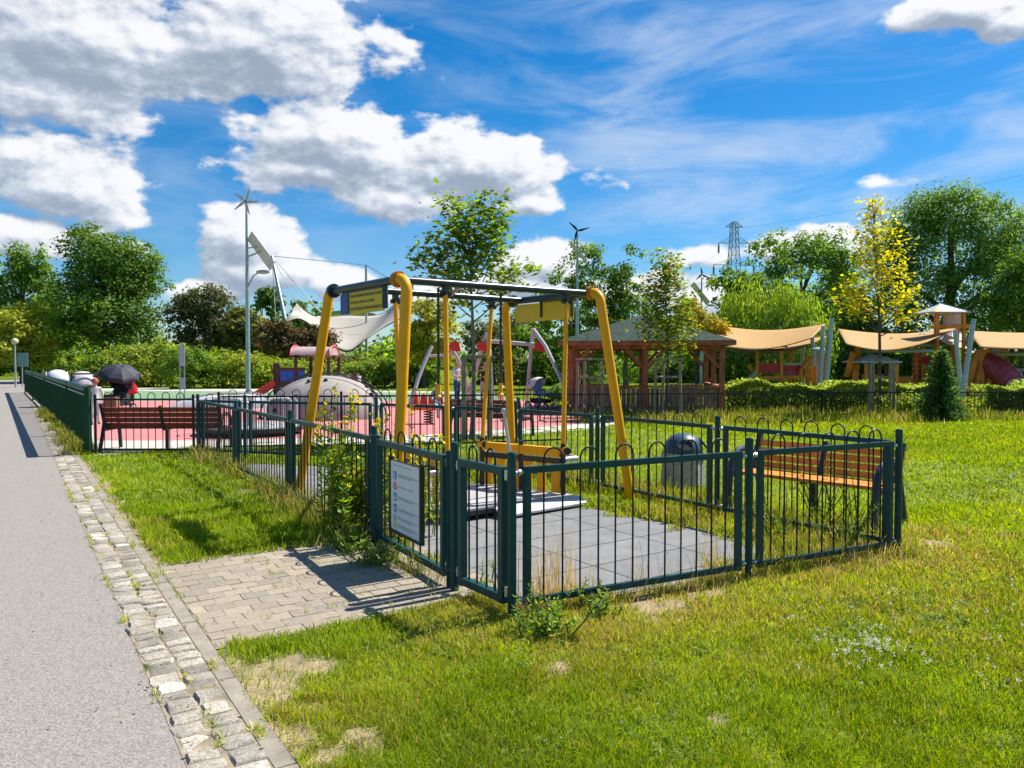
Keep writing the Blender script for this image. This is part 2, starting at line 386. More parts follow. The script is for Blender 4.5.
    def mm(op, a, b=None, c=None):
        n = N(nt, 'Math', operation=op)
        for i, x in enumerate((a, b, c)):
            if x is None: continue
            if isinstance(x, (int, float)): n.inputs[i].default_value = x
            else: L(x, n.inputs[i])
        return n.outputs[0]
    def sm(x, lo, hi, tlo=0., thi=1.):
        n = N(nt, 'MapRange', interpolation_type='SMOOTHSTEP'); L(x, n.inputs['Value'])
        n.inputs['From Min'].default_value = lo; n.inputs['From Max'].default_value = hi; n.inputs['To Min'].default_value = tlo; n.inputs['To Max'].default_value = thi
        return n.outputs[0]
    az = mm('ARCTAN2', sx.outputs[0], sx.outputs[1]); hyp = mm('SQRT', mm('ADD', mm('MULTIPLY', sx.outputs[0], sx.outputs[0]), mm('MULTIPLY', sx.outputs[1], sx.outputs[1])))
    el = mm('DIVIDE', sx.outputs[2], mm('MAXIMUM', hyp, .02))
    cb = N(nt, 'CombineXYZ'); L(az, cb.inputs[0]); L(el, cb.inputs[1])
    def dens(off):
        v = N(nt, 'VectorMath', operation='ADD'); L(cb.outputs[0], v.inputs[0]); v.inputs[1].default_value = off
        q = N(nt, 'Group'); q.node_tree = g; L(v.outputs[0], q.inputs[0]); return q.outputs[0]
    d0 = dens((0, 0, 0)); d1 = dens((.022, .034, 0)); d2 = dens((.006, .010, 0))
    mask = sm(d0, .0, .27)
    lit = mm('ADD', mm('ADD', mm('MULTIPLY', mm('SUBTRACT', d0, d1), .75), mm('MULTIPLY', mm('SUBTRACT', d0, d2), 1.5)), .56)
    thick = sm(d0, .3, 1.3)
    lit = mm('SUBTRACT', lit, mm('MULTIPLY', thick, .5))
    lit = sm(lit, -.2, 1.12)
    cr = N(nt, 'ValToRGB'); L(lit, cr.inputs[0])
    cr.color_ramp.elements[0].position = 0; cr.color_ramp.elements[0].color = (1.75, 2.1, 2.65, 1)
    cr.color_ramp.elements[1].position = 1; cr.color_ramp.elements[1].color = (4.9, 4.95, 5.05, 1)
    e = cr.color_ramp.elements.new(.5); e.color = (2.95, 3.3, 3.85, 1)
    mx = N(nt, 'MixRGB'); L(hs.outputs[0], mx.inputs[1]); L(cr.outputs[0], mx.inputs[2])
    # thin veil of cirrus
    mp = N(nt, 'Mapping'); L(cb.outputs[0], mp.inputs[0]); mp.inputs['Rotation'].default_value = (0, 0, -.25); mp.inputs['Scale'].default_value = (1.5, 5.5, 1)
    nz = N(nt, 'TexNoise'); L(mp.outputs[0], nz.inputs['Vector']); nz.inputs['Scale'].default_value = 2.3; nz.inputs['Detail'].default_value = 9; nz.inputs['Roughness'].default_value = .6
    nz.inputs['Distortion'].default_value = .6
    veil = mm('MULTIPLY', sm(nz.outputs['Fac'], .38, .74), mm('MULTIPLY', sm(az, -.1, .22, .35, .85), sm(el, .02, .2, .3, .75)))
    mv = N(nt, 'MixRGB'); L(veil, mv.inputs[0]); L(hs.outputs[0], mv.inputs[1]); mv.inputs[2].default_value = (3.7, 4.15, 4.7, 1)
    L(mv.outputs[0], mx.inputs[1])
    L(mm('MULTIPLY', mask, .97), mx.inputs[0])
    L(mx.outputs[0], bg.inputs[0])
make_world()
sl = bpy.data.lights.new('sun', 'SUN'); sl.energy = 4.4; sl.angle = math.radians(.53); sl.color = (1, .95, .87)
so = bpy.data.objects.new('sun', sl); C.objects.link(so)
sd = Vector((math.sin(SUN_AZ)*math.cos(SUN_EL), math.cos(SUN_AZ)*math.cos(SUN_EL), math.sin(SUN_EL)))
so.rotation_euler = (-sd).to_track_quat('-Z', 'Y').to_euler(); so.location = sd*60
vs = SC.view_settings; SC.display_settings.display_device = 'sRGB'; vs.view_transform = 'Standard'; vs.look = 'None'; vs.exposure = 1.0; vs.gamma = 1; vs.use_curve_mapping = False
SC.cycles.max_bounces = 8; SC.cycles.diffuse_bounces = 3; SC.cycles.transmission_bounces = 4; SC.cycles.transparent_max_bounces = 6
SC.cycles.use_denoising = True; SC.cycles.use_adaptive_sampling = True; SC.cycles.adaptive_threshold = .015
SC.cycles.sample_clamp_indirect = 6

# ------------------------------------------------------------------ ground
def lawnmat():
    m, nt, o = newmat('lawn'); L = nt.links.new
    b = N(nt, 'BsdfDiffuse'); L(b.outputs[0], o.inputs[0]); tc = N(nt, 'TexCoord')
    def nz(s, d, r=.6):
        n = N(nt, 'TexNoise'); n.inputs['Scale'].default_value = s; n.inputs['Detail'].default_value = d; n.inputs['Roughness'].default_value = r; L(tc.outputs['Object'], n.inputs['Vector']); return n.outputs['Fac']
    r1 = N(nt, 'ValToRGB'); L(nz(.35, 8), r1.inputs[0])
    E = r1.color_ramp.elements; E[0].position = .35; E[0].color = (.10, .165, .012, 1); E[1].position = .72; E[1].color = (.23, .225, .04, 1)
    e = E.new(.52); e.color = (.15, .21, .016, 1)
    r2 = N(nt, 'ValToRGB'); L(nz(14, 6), r2.inputs[0]); E = r2.color_ramp.elements; E[0].position = .3; E[0].color = (.6, .6, .6, 1); E[1].position = .7; E[1].color = (1.25, 1.25, 1.2, 1)
    mx = N(nt, 'MixRGB', blend_type='MULTIPLY'); mx.inputs[0].default_value = 1; L(r1.outputs[0], mx.inputs[1]); L(r2.outputs[0], mx.inputs[2]); L(mx.outputs[0], b.inputs[0])
    bp = N(nt, 'Bump'); bp.inputs['Strength'].default_value = .8; bp.inputs['Distance'].default_value = .05; L(nz(30, 4), bp.inputs['Height']); L(bp.outputs[0], b.inputs['Normal'])
    return m
M['lawn'] = lawnmat()
struct('lawn', MB().quad((-900, -60, 0), (900, -60, 0), (900, 1500, 0), (-900, 1500, 0)), M['lawn'], smooth=0)
# near soil shows between the blades
M['soil'] = mat('dry_soil', (.33, .26, .15), .95, var=.35, scale=5, bump=.6, bscale=50, dirt=((.20, .19, .06), 2.3, .50, .7))
M['soil'] = mat('dry_soil', (.3, .3, .3), .95, var=.35, scale=9, bump=.7, bscale=45, attr=True)

T_K = .928; T_C0 = .842; T_A = .555
mb = MB(); P0 = [ST(-6, -3.4, .0125), ST(-6, T_A+.01, .0125), ST(70, T_A+.01, .0125), ST(76, 2.2, .0125), ST(80, 1.0, .0125), ST(77, -30, .0125), ST(72, -30, .0125), ST(70, -3.4, .0125)]
mb.quad(*P0); struct('path', mb, M['asphalt'], smooth=0)
mb = MB().quad(ST(-6, T_A, .0145), ST(-6, T_K, .0145), ST(70, T_K, .0145), ST(70, T_A, .0145)); struct('path_edge', mb, M['sand'], smooth=0)
# stones with rounded tops in one mesh
def stones(cells, h=.03, *a_, cv=.12, **k_): return stones_(cells, h, *a_, cv=cv, **k_)
def stones_(cells, h=.03, inset=.012, base=0.0, jit=.004, colors=None, tiltj=.004, cv=.12):
    mb = MB(); cols = []
    for (c, du, dv) in cells:
        co = random.choice(colors); k = 1+random.gauss(0, cv); co = (co[0]*k, co[1]*k, co[2]*k, 1)
        qs = []
        for (a, b) in ((-1, -1), (-.25, -1.06), (1, -1), (1.05, .2), (1, 1), (.1, 1.05), (-1, 1), (-1.05, -.1)):
            qs.append(c+U2*(a*du/2+random.gauss(0, jit))+V2*(b*dv/2+random.gauss(0, jit)))
        zt = h+random.gauss(0, tiltj); i = len(mb.v); n = len(qs)
        tx, ty = random.gauss(0, tiltj*1.5), random.gauss(0, tiltj*1.5)
        for q in qs: mb.v.append((q.x, q.y, base))
        for q in qs:
            p = c.lerp(q, .985); mb.v.append((p.x, p.y, base+zt*.62))
        for j, q in enumerate(qs):
            p = q+(c-q).normalized()*inset*1.2; mb.v.append((p.x, p.y, base+zt+tx*(1 if j in (2, 3, 4) else -1)+ty*(1 if j > 3 else -1)))
        for lv in (0, n):
            for q in range(n):
                r = (q+1) % n; mb.f.append((i+lv+q, i+lv+r, i+lv+n+r, i+lv+n+q)); mb.m.append(0)
        mb.f.append(tuple(i+2*n+q for q in range(n))); mb.m.append(0)
        cols += [co]*(3*n)
    return mb, cols
cells = []
for row in range(2):
    s = -1.5; t = T_A+.074+row*.142
    while s < 36:
        ln = random.uniform(.10, .15)
        if not (s > 9 and random.random() < min(.55, (s-9)*.06)):
            cells.append((ST(s+ln/2, t+random.gauss(0, .005)), ln-random.uniform(.010, .02), .142-random.uniform(.012, .022)))
        s += ln
mb, cols = stones(cells, .014, .010, .008, .006, [(.33, .295, .24), (.37, .335, .275), (.28, .25, .20), (.40, .365, .305), (.30, .27, .225), (.24, .215, .18)], .0022)
struct('cobble_strip', mb, M['sett'], cols=cols, smooth=.7)
mb = MB(); s = -2
while s < 45:
    e = min(s+1.0, 45); a = ST(s+.006, T_C0+.002+random.gauss(0, .003)); b = ST(e-.006, T_K); 
    c = ST((s+e)/2, (T_C0+T_K)/2, -.007); mb.box((c.x, c.y, c.z), (e-s-.012, T_K-T_C0-.004, .05), math.atan2(U2.y, U2.x)); s = e
struct('kerb', mb, M['kerb'])
# paved entrance
cells = []; bw = .135; bl = .172; r = 0
s = 4.47
while s < 6.50:
    t = T_K+.012+(-bl/2 if r % 2 else 0)
    while t < 2.92:
        t0 = max(t, T_K+.006); t1 = min(t+bl, 2.95)
        if t1-t0 > .04: cells.append((ST(s+bw/2, (t0+t1)/2), bw-.005, t1-t0-.005))
        t += bl
    s += bw; r += 1
mb, cols = stones(cells, .0135, .003, .003, .0012, [(.285, .240, .178), (.305, .255, .190), (.265, .222, .165), (.255, .222, .175), (.295, .248, .184)], .0006, cv=.05)
struct('paved_entrance', mb, M['paver'], cols=cols, smooth=.7)
mb = MB().quad(ST(4.46, T_K+.004, .0135), ST(4.46, 2.95, .0135), ST(6.5, 2.95, .0135), ST(6.5, T_K+.004, .0135)); struct('paving_bed', mb, M['sand'], smooth=0)
# rubber tiles under the swing
def rubbermat():
    m, nt, o = newmat('grey_rubber_tile'); L = nt.links.new
    b = N(nt, 'BsdfPrincipled'); L(b.outputs[0], o.inputs[0]); b.inputs['Roughness'].default_value = .85
    tc = N(nt, 'TexCoord'); mp = N(nt, 'Mapping'); mp.inputs['Rotation'].default_value = (0, 0, -.62); L(tc.outputs['Object'], mp.inputs[0])
    br = N(nt, 'TexBrick'); L(mp.outputs[0], br.inputs['Vector']); br.offset = 0
    br.inputs['Scale'].default_value = 1; br.inputs['Brick Width'].default_value = 1.0; br.inputs['Row Height'].default_value = .5; br.inputs['Mortar Size'].default_value = .012
    br.inputs['Color1'].default_value = (.168, .176, .188, 1); br.inputs['Color2'].default_value = (.190, .196, .206, 1); br.inputs['Mortar'].default_value = (.06, .06, .06, 1)
    n = N(nt, 'TexNoise'); n.inputs['Scale'].default_value = 3; n.inputs['Detail'].default_value = 10; n.inputs['Roughness'].default_value = .75; L(tc.outputs['Object'], n.inputs['Vector'])
    rr = N(nt, 'ValToRGB'); L(n.outputs['Fac'], rr.inputs[0]); rr.color_ramp.elements[0].position = .3; rr.color_ramp.elements[0].color = (.75, .74, .72, 1); rr.color_ramp.elements[1].position = .72; rr.color_ramp.elements[1].color = (1.25, 1.22, 1.15, 1)
    mx = N(nt, 'MixRGB', blend_type='MULTIPLY'); mx.inputs[0].default_value = 1; L(br.outputs[0], mx.inputs[1]); L(rr.outputs[0], mx.inputs[2]); L(mx.outputs[0], b.inputs['Base Color'])
    n2 = N(nt, 'TexNoise'); n2.inputs['Scale'].default_value = 220; L(tc.outputs['Object'], n2.inputs['Vector']); bp = N(nt, 'Bump'); bp.inputs['Strength'].default_value = .4; bp.inputs['Distance'].default_value = .01; L(n2.outputs['Fac'], bp.inputs['Height']); L(bp.outputs[0], b.inputs['Normal'])
    return m
RUB = [(-.42, 5.50), (.08, 4.86), (1.72, 5.80), (2.3, 6.3), (2.0, 7.1), (1.2, 7.9), (.62, 8.75), (-.55, 10.1), (-3.0, 11.7), (-4.6, 12.1), (-3.7, 10.7), (-2.5, 8.95), (-1.15, 6.85)]
M['rubber'] = rubbermat()
struct('rubber_floor', MB().quad(*[(x, y, .014) for x, y in RUB]), M['rubber'], smooth=0)
# coloured play surface beyond
def band(name, pts, z, m): struct(name, MB().quad(*[Vector((p[0], p[1], z)) for p in pts]), m, smooth=0)
band('gravel_strip', [tuple(ST(14.75, 1.16)[:2]), (-6.0, 14.1), (-2.2, 14.9), (1.9, 18.2), (3.3, 20.8), (-2, 40), (-26, 48), tuple(ST(44, 1.16)[:2])], .007, M['beige'])
band('play_surface', [(-8.5, 15.6), (-5.9, 15.6), (-1.9, 16.8), (1.5, 19.4), (2.6, 21.5), (.8, 31), (-17, 31)], .010, M['pink'])
band('safety_surface', [(-17.6, 31.1), (.7, 31.1), (-2, 39), (-23, 42)], .011, M['palegreen'])
# ------------------------------------------------------------------ railings of the enclosure
PT = dict(F=(0, 4.78), E=(-.40, 5.34), D=(-1.21, 6.72), C=(-2.58, 8.92), B=(-3.98, 11.06), A=(-5.40, 13.2), A2=(-4.47, 12.85), A3=(-2.15, 12.16),
          L=(-.92, 11.4), M=(.05, 10.75), K=(1.06, 9.52), J=(2.13, 7.95), G=(3.23, 6.4), I=(1.76, 5.68))
PT = {k: Vector((v[0], v[1], 0)) for k, v in PT.items()}
def post(parent, p, h=1.055, r=.028, m='fence'):
    mb = MB(); mb.lathe([(r, -.05), (r, h-.03), (r*1.08, h-.028), (r*1.08, h-.015), (r*.85, h-.004), (r*.3, h)], p, 14)
    return mb.build('post', M[m], parent, world=True)
def bolts(parent, p, d, zs=(.92, .12)):
    d = d.normalized()
    for z in zs:
        c = p+Vector((0, 0, z)); MB().lathe([(.011, .02), (.011, .036), (.02, .042), (.021, .06), (.014, .07), (.011, .072), (.011, .085)], (0, 0, 0), 10).turn(d, c).build('bolt', M['zinc'], parent, world=True)
def panel(parent, a, b, hoops=True, gap=.085, sp=.127, zr=.935, zb=.10, bar=.0065, rail=.042, name='panel', zh=1.062, ends=True, m='fence', mbars='fence_thin'):
    d = (b-a).normalized(); a1 = a+d*gap; b1 = b-d*gap; ln = (b1-a1).length; Z = Vector((0, 0, 1))
    mb = MB()
    mb.bar(a1+Z*zr, b1+Z*zr, rail, rail); mb.bar(a1+Z*zb+d*rail, b1+Z*zb-d*rail, rail*.9, rail*.9)
    if ends:
        for q, e in ((a1, 1), (b1, -1)):
            c = q+d*e*rail/2; mb.bar(c+Z*(zb-.025), c+Z*(zr-rail/2-.001), rail, rail*.98, up=d)
    p = mb.build(name, M[m], parent, world=True, smooth=0)
    jg = lambda q: q+d*random.gauss(0, .003)+Vector((-d.y, d.x, 0))*random.gauss(0, .002)
    n = max(2, round(ln/sp)-1); n -= n % 2 if hoops else 0
    st = ln/(n+1); mb = MB(); xs = [a1+d*st*(k+1) for k in range(n)]
    if hoops:
        for k in range(0, n, 2):
            q, w = jg(xs[k]), jg(xs[k+1]); r = (w-q).length/2; c = (q+w)/2; zc = zh-r+random.gauss(0, .003)
            pts = [q+Z*zb, q+Z*zc]+[c-d*r*math.cos(PI*j/8)+Z*(zc+r*math.sin(PI*j/8)) for j in range(1, 8)]+[w+Z*zc, w+Z*zb]
            mb.tube(pts, bar, 6)
    else:
        for q in xs: mb.tube([q+Z*zb, q+Z*(zr-.01)], bar, 6)
    mb.build('bars', M[mbars], p, world=True)
    return p
def run(name, label, keys, posts, hoops=True, sp=.127, group='hoop topped railings round the swing', flip=False):
    t = thing(name, label, 'fence', (0, 0, 0), 0, group)
    for k in posts: post(t, PT[k])
    for a, b in zip(keys[:-1], keys[1:]):
        panel(t, PT[a], PT[b], hoops, sp=sp); d = PT[b]-PT[a]
        bolts(t, PT[a], d); bolts(t, PT[b], -d)
    return t
run('railing', 'dark green hoop topped railing nearest the camera, in front of the grey rubber floor', 'FIG', 'FIG')
run('railing', 'dark green hoop topped railing in front of the orange bench and concrete bin', 'GJKM', 'JK')
run('railing', 'dark green hoop topped railing at the back of the swing, by the thin staked tree', ['M', 'L', 'A3', 'A2', 'A'], ['M', 'L', 'A3', 'A2'], sp=.11)
run('railing', 'dark green flat topped railing without hoops beside the grass strip and weedy bush', 'ABCD', 'ABCD', hoops=False, sp=.115)
# gate leaves
def gate(label, a, b, g0, g1, n_h, board):
    d = (b-a).normalized(); t = thing('gate', label, 'gate', tuple(a), 0, 'gate leaves of the enclosure'); Z = Vector((0, 0, 1))
    a1, b1 = a+d*g0, b-d*g1; w = .05; mb = MB(); zr = .925; zb = .11
    mb.bar(a1+Z*zr, b1+Z*zr, w, w); mb.bar(a1+Z*zb+d*w, b1+Z*zb-d*w, w, w)
    for q, e in ((a1, 1), (b1, -1)):
        c = q+d*e*w/2; mb.bar(c+Z*(zb-.03), c+Z*(zr-w/2-.001), w, w*.98, up=d)
    mb.build('gate_frame', M['fence'], t, world=True, smooth=0)
    n = n_h*2; ln = (b1-a1).length; st = ln/(n+1); mb = MB()
    for k in range(0, n, 2):
        q, x = a1+d*st*(k+1), a1+d*st*(k+2); r = (x-q).length/2*.92; c = (q+x)/2; q = c-d*r; x = c+d*r; zc = 1.05-r
        mb.tube([q+Z*zb, q+Z*zc]+[c-d*r*math.cos(PI*j/8)+Z*(zc+r*math.sin(PI*j/8)) for j in range(1, 8)]+[x+Z*zc, x+Z*zb], .0075, 6)
    mb.build('bars', M['fence_thin'], t, world=True)
    for q, e in ((a, 1), (b, -1)):
        for z in (.90, .16): 
            c = q+Z*z; MB().tube([c+d*e*.02, c+d*e*.09], .012, 8).tube([c+d*e*.055-Z*.03, c+d*e*.055+Z*.03], .017, 10).build('hinge', M['zinc'], t, world=True)
    return t
gD, gE, gF = PT['D'], PT['E'], PT['F']
dg = (gE-gD).normalized()
wide = gate('wide dark green hoop topped gate leaf carrying the white notice board', gD, gE-dg*.10, .10, .04, 4, True)
gate('narrow dark green hoop topped gate leaf right of the white notice board', gE, gF, .075, .075, 2, False)
# locking stile and square post between the two leaves, hinge block on the post at the bush
t = thing('gate_post', 'pair of dark square and round posts between the two gate leaves', 'post', tuple(gE))
post(t, gE, 1.06, .030)
q = gE-dg*.075; MB().bar(q, q+Vector((0, 0, .99)), .05, .05).build('square_post', M['fence'], t, world=True, smooth=0)
mb = MB(); q = PT['D']+dg*.055
for z in (.30, .62, .95): mb.box(tuple(PT['D']+dg*(-.03)+Vector((0, 0, z))), (.075, .045, .05), math.atan2(dg.y, dg.x))
t2 = thing('gate_post', 'thick dark square hinge post of the gate beside the yellow flowered bush', 'post', tuple(q))
mb.build('hinge_block', M['blacksteel'], t2, world=True)
MB().bar(q, q+Vector((0, 0, .975)), .075, .075).build('square_post', M['fence'], t2, world=True, smooth=0)
# notice board on the wide leaf (faces out, to the path)
nrm_out = Vector((-dg.y, dg.x, 0)); nrm_out = nrm_out if nrm_out.dot(Vector((-1, -.3, 0))) > 0 else -nrm_out
t = thing('notice_board', 'white notice board with blue, red and yellow icons on the gate', 'sign', tuple(gD.lerp(gE, .52)))
bc = gD.lerp(gE, .505)+nrm_out*.032; bw, bh = .60, .56; bz = .535
def onb(x, z, e=0): return bc+dg*x+nrm_out*e+Vector((0, 0, bz+z))
mb = MB(); mb.prism([onb(-bw/2, -bh/2), onb(bw/2, -bh/2), onb(bw/2, bh/2), onb(-bw/2, bh/2)], nrm_out*.012); mb.build('panel', M['white'], t, world=True, smooth=0)
mb = MB(); fw = .022
mb.prism([onb(-bw/2-fw, -bh/2-fw, -.012), onb(-bw/2, -bh/2-fw, -.012), onb(-bw/2, bh/2+fw, -.012), onb(-bw/2-fw, bh/2+fw, -.012)], nrm_out*.036)
mb.prism([onb(bw/2, -bh/2-fw, -.012), onb(bw/2+fw, -bh/2-fw, -.012), onb(bw/2+fw, bh/2+fw, -.012), onb(bw/2, bh/2+fw, -.012)], nrm_out*.036)
mb.prism([onb(-bw/2, -bh/2-fw, -.012), onb(bw/2, -bh/2-fw, -.012), onb(bw/2, -bh/2, -.012), onb(-bw/2, -bh/2, -.012)], nrm_out*.034)
mb.prism([onb(-bw/2, bh/2, -.012), onb(bw/2, bh/2, -.012), onb(bw/2, bh/2+.004, -.012), onb(-bw/2, bh/2+.004, -.012)], nrm_out*.028)
mb.build('frame', M['blacksteel'], t, world=True, smooth=0)
def flat(pts, m, e=.0145, nm='icon'):
    return MB().quad(*[onb(x, z, e) for x, z in pts]).build(nm, M[m], t, world=True, smooth=0)
def sq(x, z, s, m, e=.0145, nm='icon'): return flat([(x-s/2, z-s/2), (x+s/2, z-s/2), (x+s/2, z+s/2), (x-s/2, z+s/2)], m, e, nm)
ix = -.205
ic = sq(ix, .165, .064, 'ikblue')
def glyph(kind, z):
    mb = MB()
    def r(x0, z0, x1, z1): mb.quad(onb(ix+x0, z+z0, .0160), onb(ix+x1, z+z0, .0160), onb(ix+x1, z+z1, .0160), onb(ix+x0, z+z1, .0160))
    if kind == 0: r(-.012, -.004, .004, .018); r(-.008, -.022, .016, -.008); r(-.006, .020, .002, .027)
    if kind == 1: r(-.018, -.02, .018, .004); r(-.006, .008, .006, .022)
    if kind == 2: r(-.022, -.004, .022, .006); r(-.014, -.02, -.004, -.006); r(.004, -.02, .014, -.006); r(-.004, .010, .006, .02)
    return mb.build('icon_figure', M['white'], t, world=True, smooth=0)
glyph(0, .165); sq(ix, -.01, .064, 'ikblue'); glyph(1, -.01); sq(ix, -.10, .064, 'ikblue'); glyph(2, -.10)
ring = MB()
for k in range(16):
    a0, a1 = 2*PI*k/16, 2*PI*(k+1)/16
    ring.quad(*[onb(ix+rr*math.cos(a), .078+rr*math.sin(a), .0145) for rr, a in ((.034, a0), (.034, a1), (.024, a1), (.024, a0))])
ring.quad(onb(ix-.022, .078+.016, .0152), onb(ix-.016, .078+.022, .0152), onb(ix+.022, .078-.016, .0152), onb(ix+.016, .078-.022, .0152)).build('icon', M['ikred'], t, world=True, smooth=0)
mb = MB()
for dx, dz in ((-.02, .01), (0, .016), (.02, .008), (-.01, -.006), (.012, -.010), (-.022, -.016), (.0, -.022)):
    mb.quad(*[onb(ix+dx+a*.008, -.172+dz+b*.008, .0145) for a, b in ((-1, -1), (1, -1), (1, 1), (-1, 1))])
mb.build('icon', M['ikteal'], t, world=True, smooth=0)
flat([(ix-.036, -.255), (ix+.036, -.255), (ix, -.198)], 'ikyel')
mb = MB()
def lines(x0, x1, z, n):
    for k in range(n):
        x = x0; zz = z-.014*k
        while x < x1-(0 if k < n-1 else .12):
            w = random.uniform(.018, .05); mb.quad(onb(x, zz-.0035, .0145), onb(min(x+w, x1), zz-.0035, .0145), onb(min(x+w, x1), zz+.0035, .0145), onb(x, zz+.0035, .0145)); x += w+.008
lines(-.24, .24, .247, 1)
for z, n in ((.178, 2), (.082, 1), (.0, 2), (-.095, 2), (-.165, 2), (-.225, 2)): lines(-.14, .255, z, n)
mb.build('printed_lines', M['ikgrey'], t, world=True, smooth=0)

# ------------------------------------------------------------------ wheelchair swing
sw = thing('wheelchair_swing', 'yellow and dark teal wheelchair swing frame inside the railings', 'swing', (-.4, 7.8, 0))
ZB = 2.40; aa = Vector((.80, .60, 0)).normalized(); bb = Vector((-.597, .803, 0)).normalized()
NL = Vector((-1.108, 7.41, ZB)); NR = NL+aa*2.50; FL = NL+bb*1.44; FR = NR+bb*1.44
def part(mb, name, m, sm=.6, root=sw): return mb.build(name, M[m], root, world=True, smooth=sm)
part(MB().tube([NL-aa*.02+Vector((0, 0, 0)), NR], .038, 14), 'top_beam', 'beam')
fa = NL+bb*1.10-aa*.02; fb = NR+bb*1.28
part(MB().tube([fa, fb], .038, 14), 'top_beam', 'beam')
for p, q in ((NL, FL), (NR, FR)): part(MB().tube([p-bb*.02, q+bb*.02], .042, 14), 'end_beam', 'beam')
mb = MB()
part(MB().tube([NL.lerp(NR, .30), fa.lerp(fb, .55)], .022, 8), 'cross_brace', 'beam')
FEET = {'NL': Vector((-1.115, 7.30, 0)), 'NR': Vector((1.38, 8.85, 0)), 'FL': Vector((-2.55, 9.12, 0)), 'FR': Vector((.02, 10.35, 0))}
for k, c, o in (('NL', NL, -1), ('NR', NR, -1), ('FL', FL, 1), ('FR', FR, 1)):
    d = bb*o; fl = c+d*.045
    out = fl+d*.10; foot = FEET[k]; R = .13; dn = (foot-(c+d*.19)).normalized()
    cc = fl+d*.02; pts = [fl, cc]
    dn2 = (foot-(cc+d*R-Vector((0, 0, R)))).normalized()
    for j in range(1, 8):
        a = PI/2*j/7; pts.append(cc+d*R*math.sin(a)-Vector((0, 0, 1))*R*(1-math.cos(a)))
    pts += [pts[-1].lerp(foot, .5), foot-Vector((0, 0, .05))]
    lg = part(MB().tube(pts, [.054]*(len(pts)-1)+[.052], 16), 'leg', 'yellow')
    fm = MB().tube([c+d*.012, c+d*.036], .080, 18).tube([c+d*.036, c+d*.060], .078, 18)
    for q in range(6):
        an = PI/3*q; e = Vector((0, 0, 1))*math.sin(an)+d.cross(Vector((0, 0, 1)))*math.cos(an); fm.tube([c+d*.058+e*.066, c+d*.072+e*.066], .009, 6)
    part(fm, 'flange', 'flange' if o < 0 else 'beam')
# hanging rods and platform
top = {'nl': NL.lerp(NR, .22), 'nr': NL.lerp(NR, .86), 'fr': fa.lerp(fb, .80), 'fl': fa.lerp(fb, .245)}
bot = {'nl': Vector((-.64, 7.62, .62)), 'nr': Vector((.57, 8.55, .62)), 'fr': Vector((-.36, 9.25, .62)), 'fl': Vector((-1.24, 8.62, .62))}
for k in top:
    a, b = top[k], bot[k]; h = Vector((0, 0, -.10))
    part(MB().tube([a+h*1.15, b], .026, 12), 'hanging_rod', 'yellow')
    m_ = MB().box(tuple(a+h*.62), (.05, .07, .10), math.atan2(aa.y, aa.x)).tube([a+h*1.1-aa*.055, a+h*1.1+aa*.055], .026, 10)
    part(m_, 'pivot', 'blacksteel')
    m_ = MB().tube([b-bb*.05, b+bb*.05], .045, 12); part(m_, 'joint_cap', 'yellow')
    part(MB().tube([b-bb*.085, b-bb*.05], .040, 12).tube([b+bb*.05, b+bb*.085], .040, 12), 'joint_ring', 'blacksteel')
def zz(v, z): return Vector((v.x, v.y, z))
pl = [zz(bot['nl'], .10), zz(bot['nr'], .10), zz(bot['fr'], .10), zz(bot['fl'], .10)]
cpl = sum(pl, Vector())/4; plx = [cpl+(p-cpl)*1.12 for p in pl]
part(MB().prism(plx, (0, 0, .03)), 'platform', 'plate', 0)
mb = MB()
for i in range(4): mb.bar(plx[i]-Vector((0, 0, .012)), plx[(i+1) % 4]-Vector((0, 0, .012)), .05, .045)
part(mb, 'platform_rim', 'blacksteel', 0)
# pale fold-down ramp plate lying in front of the platform
r0, r1 = plx[0].lerp(plx[1], .34), plx[1]+(plx[1]-plx[0])*.03
dn = (r1-r0).cross(Vector((0, 0, 1))).normalized(); dn = dn if dn.y < 0 else -dn
part(MB().prism([r0+dn*.03, r1+dn*.03, r1+dn*.17-Vector((0, 0, .06)), r0+dn*.22-Vector((0, 0, .06))], (0, 0, .022)), 'ramp', 'plate', 0)
# end walls: yellow planks in black frames on both short ends, yellow side rail
for pa, pb in (('nr', 'fr'), ('nl', 'fl')):
    A_, B_ = bot[pa], bot[pb]; d = (B_-A_).normalized()
    mb = MB()
    for q in (A_, B_, A_.lerp(B_, .5)): mb.bar(zz(q, .10), zz(q, .70), .055, .055)
    mb.bar(zz(A_, .50)+d*.03, zz(B_, .50)-d*.03, .05, .06)
    part(mb, 'end_frame', 'blacksteel', 0)
    for k in range(6):
        f = (k+.5)/6
        if abs(f-.5) < .02: continue
        c = A_.lerp(B_, f); part(MB().bar(zz(c, .14), zz(c, .465), .016, .115, up=d), 'end_plank', 'yellow', 0)
    part(MB().bar(zz(A_, .60)+d*.03, zz(B_, .60)-d*.03, .07, .10), 'end_rail', 'yellow', 0)
    o = (A_-cpl).normalized()*.0+((A_+B_)/2-zz(cpl, .66)).normalized()*.28
    pts = [zz(A_, .52), zz(A_+o*.7, .52), zz(A_.lerp(B_, .18)+o*1.15, .52), zz(A_.lerp(B_, .82)+o*1.15, .52), zz(B_+o*.7, .52), zz(B_, .52)]
    part(MB().tube(pts, .028, 10), 'bumper_hoop', 'gtube')
lev = [W(504, 411, 8.5), W(508, 440, 8.5), W(511, 462, 8.55), W(513, 490, 8.6)]
part(MB().tube(lev, .018, 8).ball(lev[0], .034), 'lever', 'gtube')
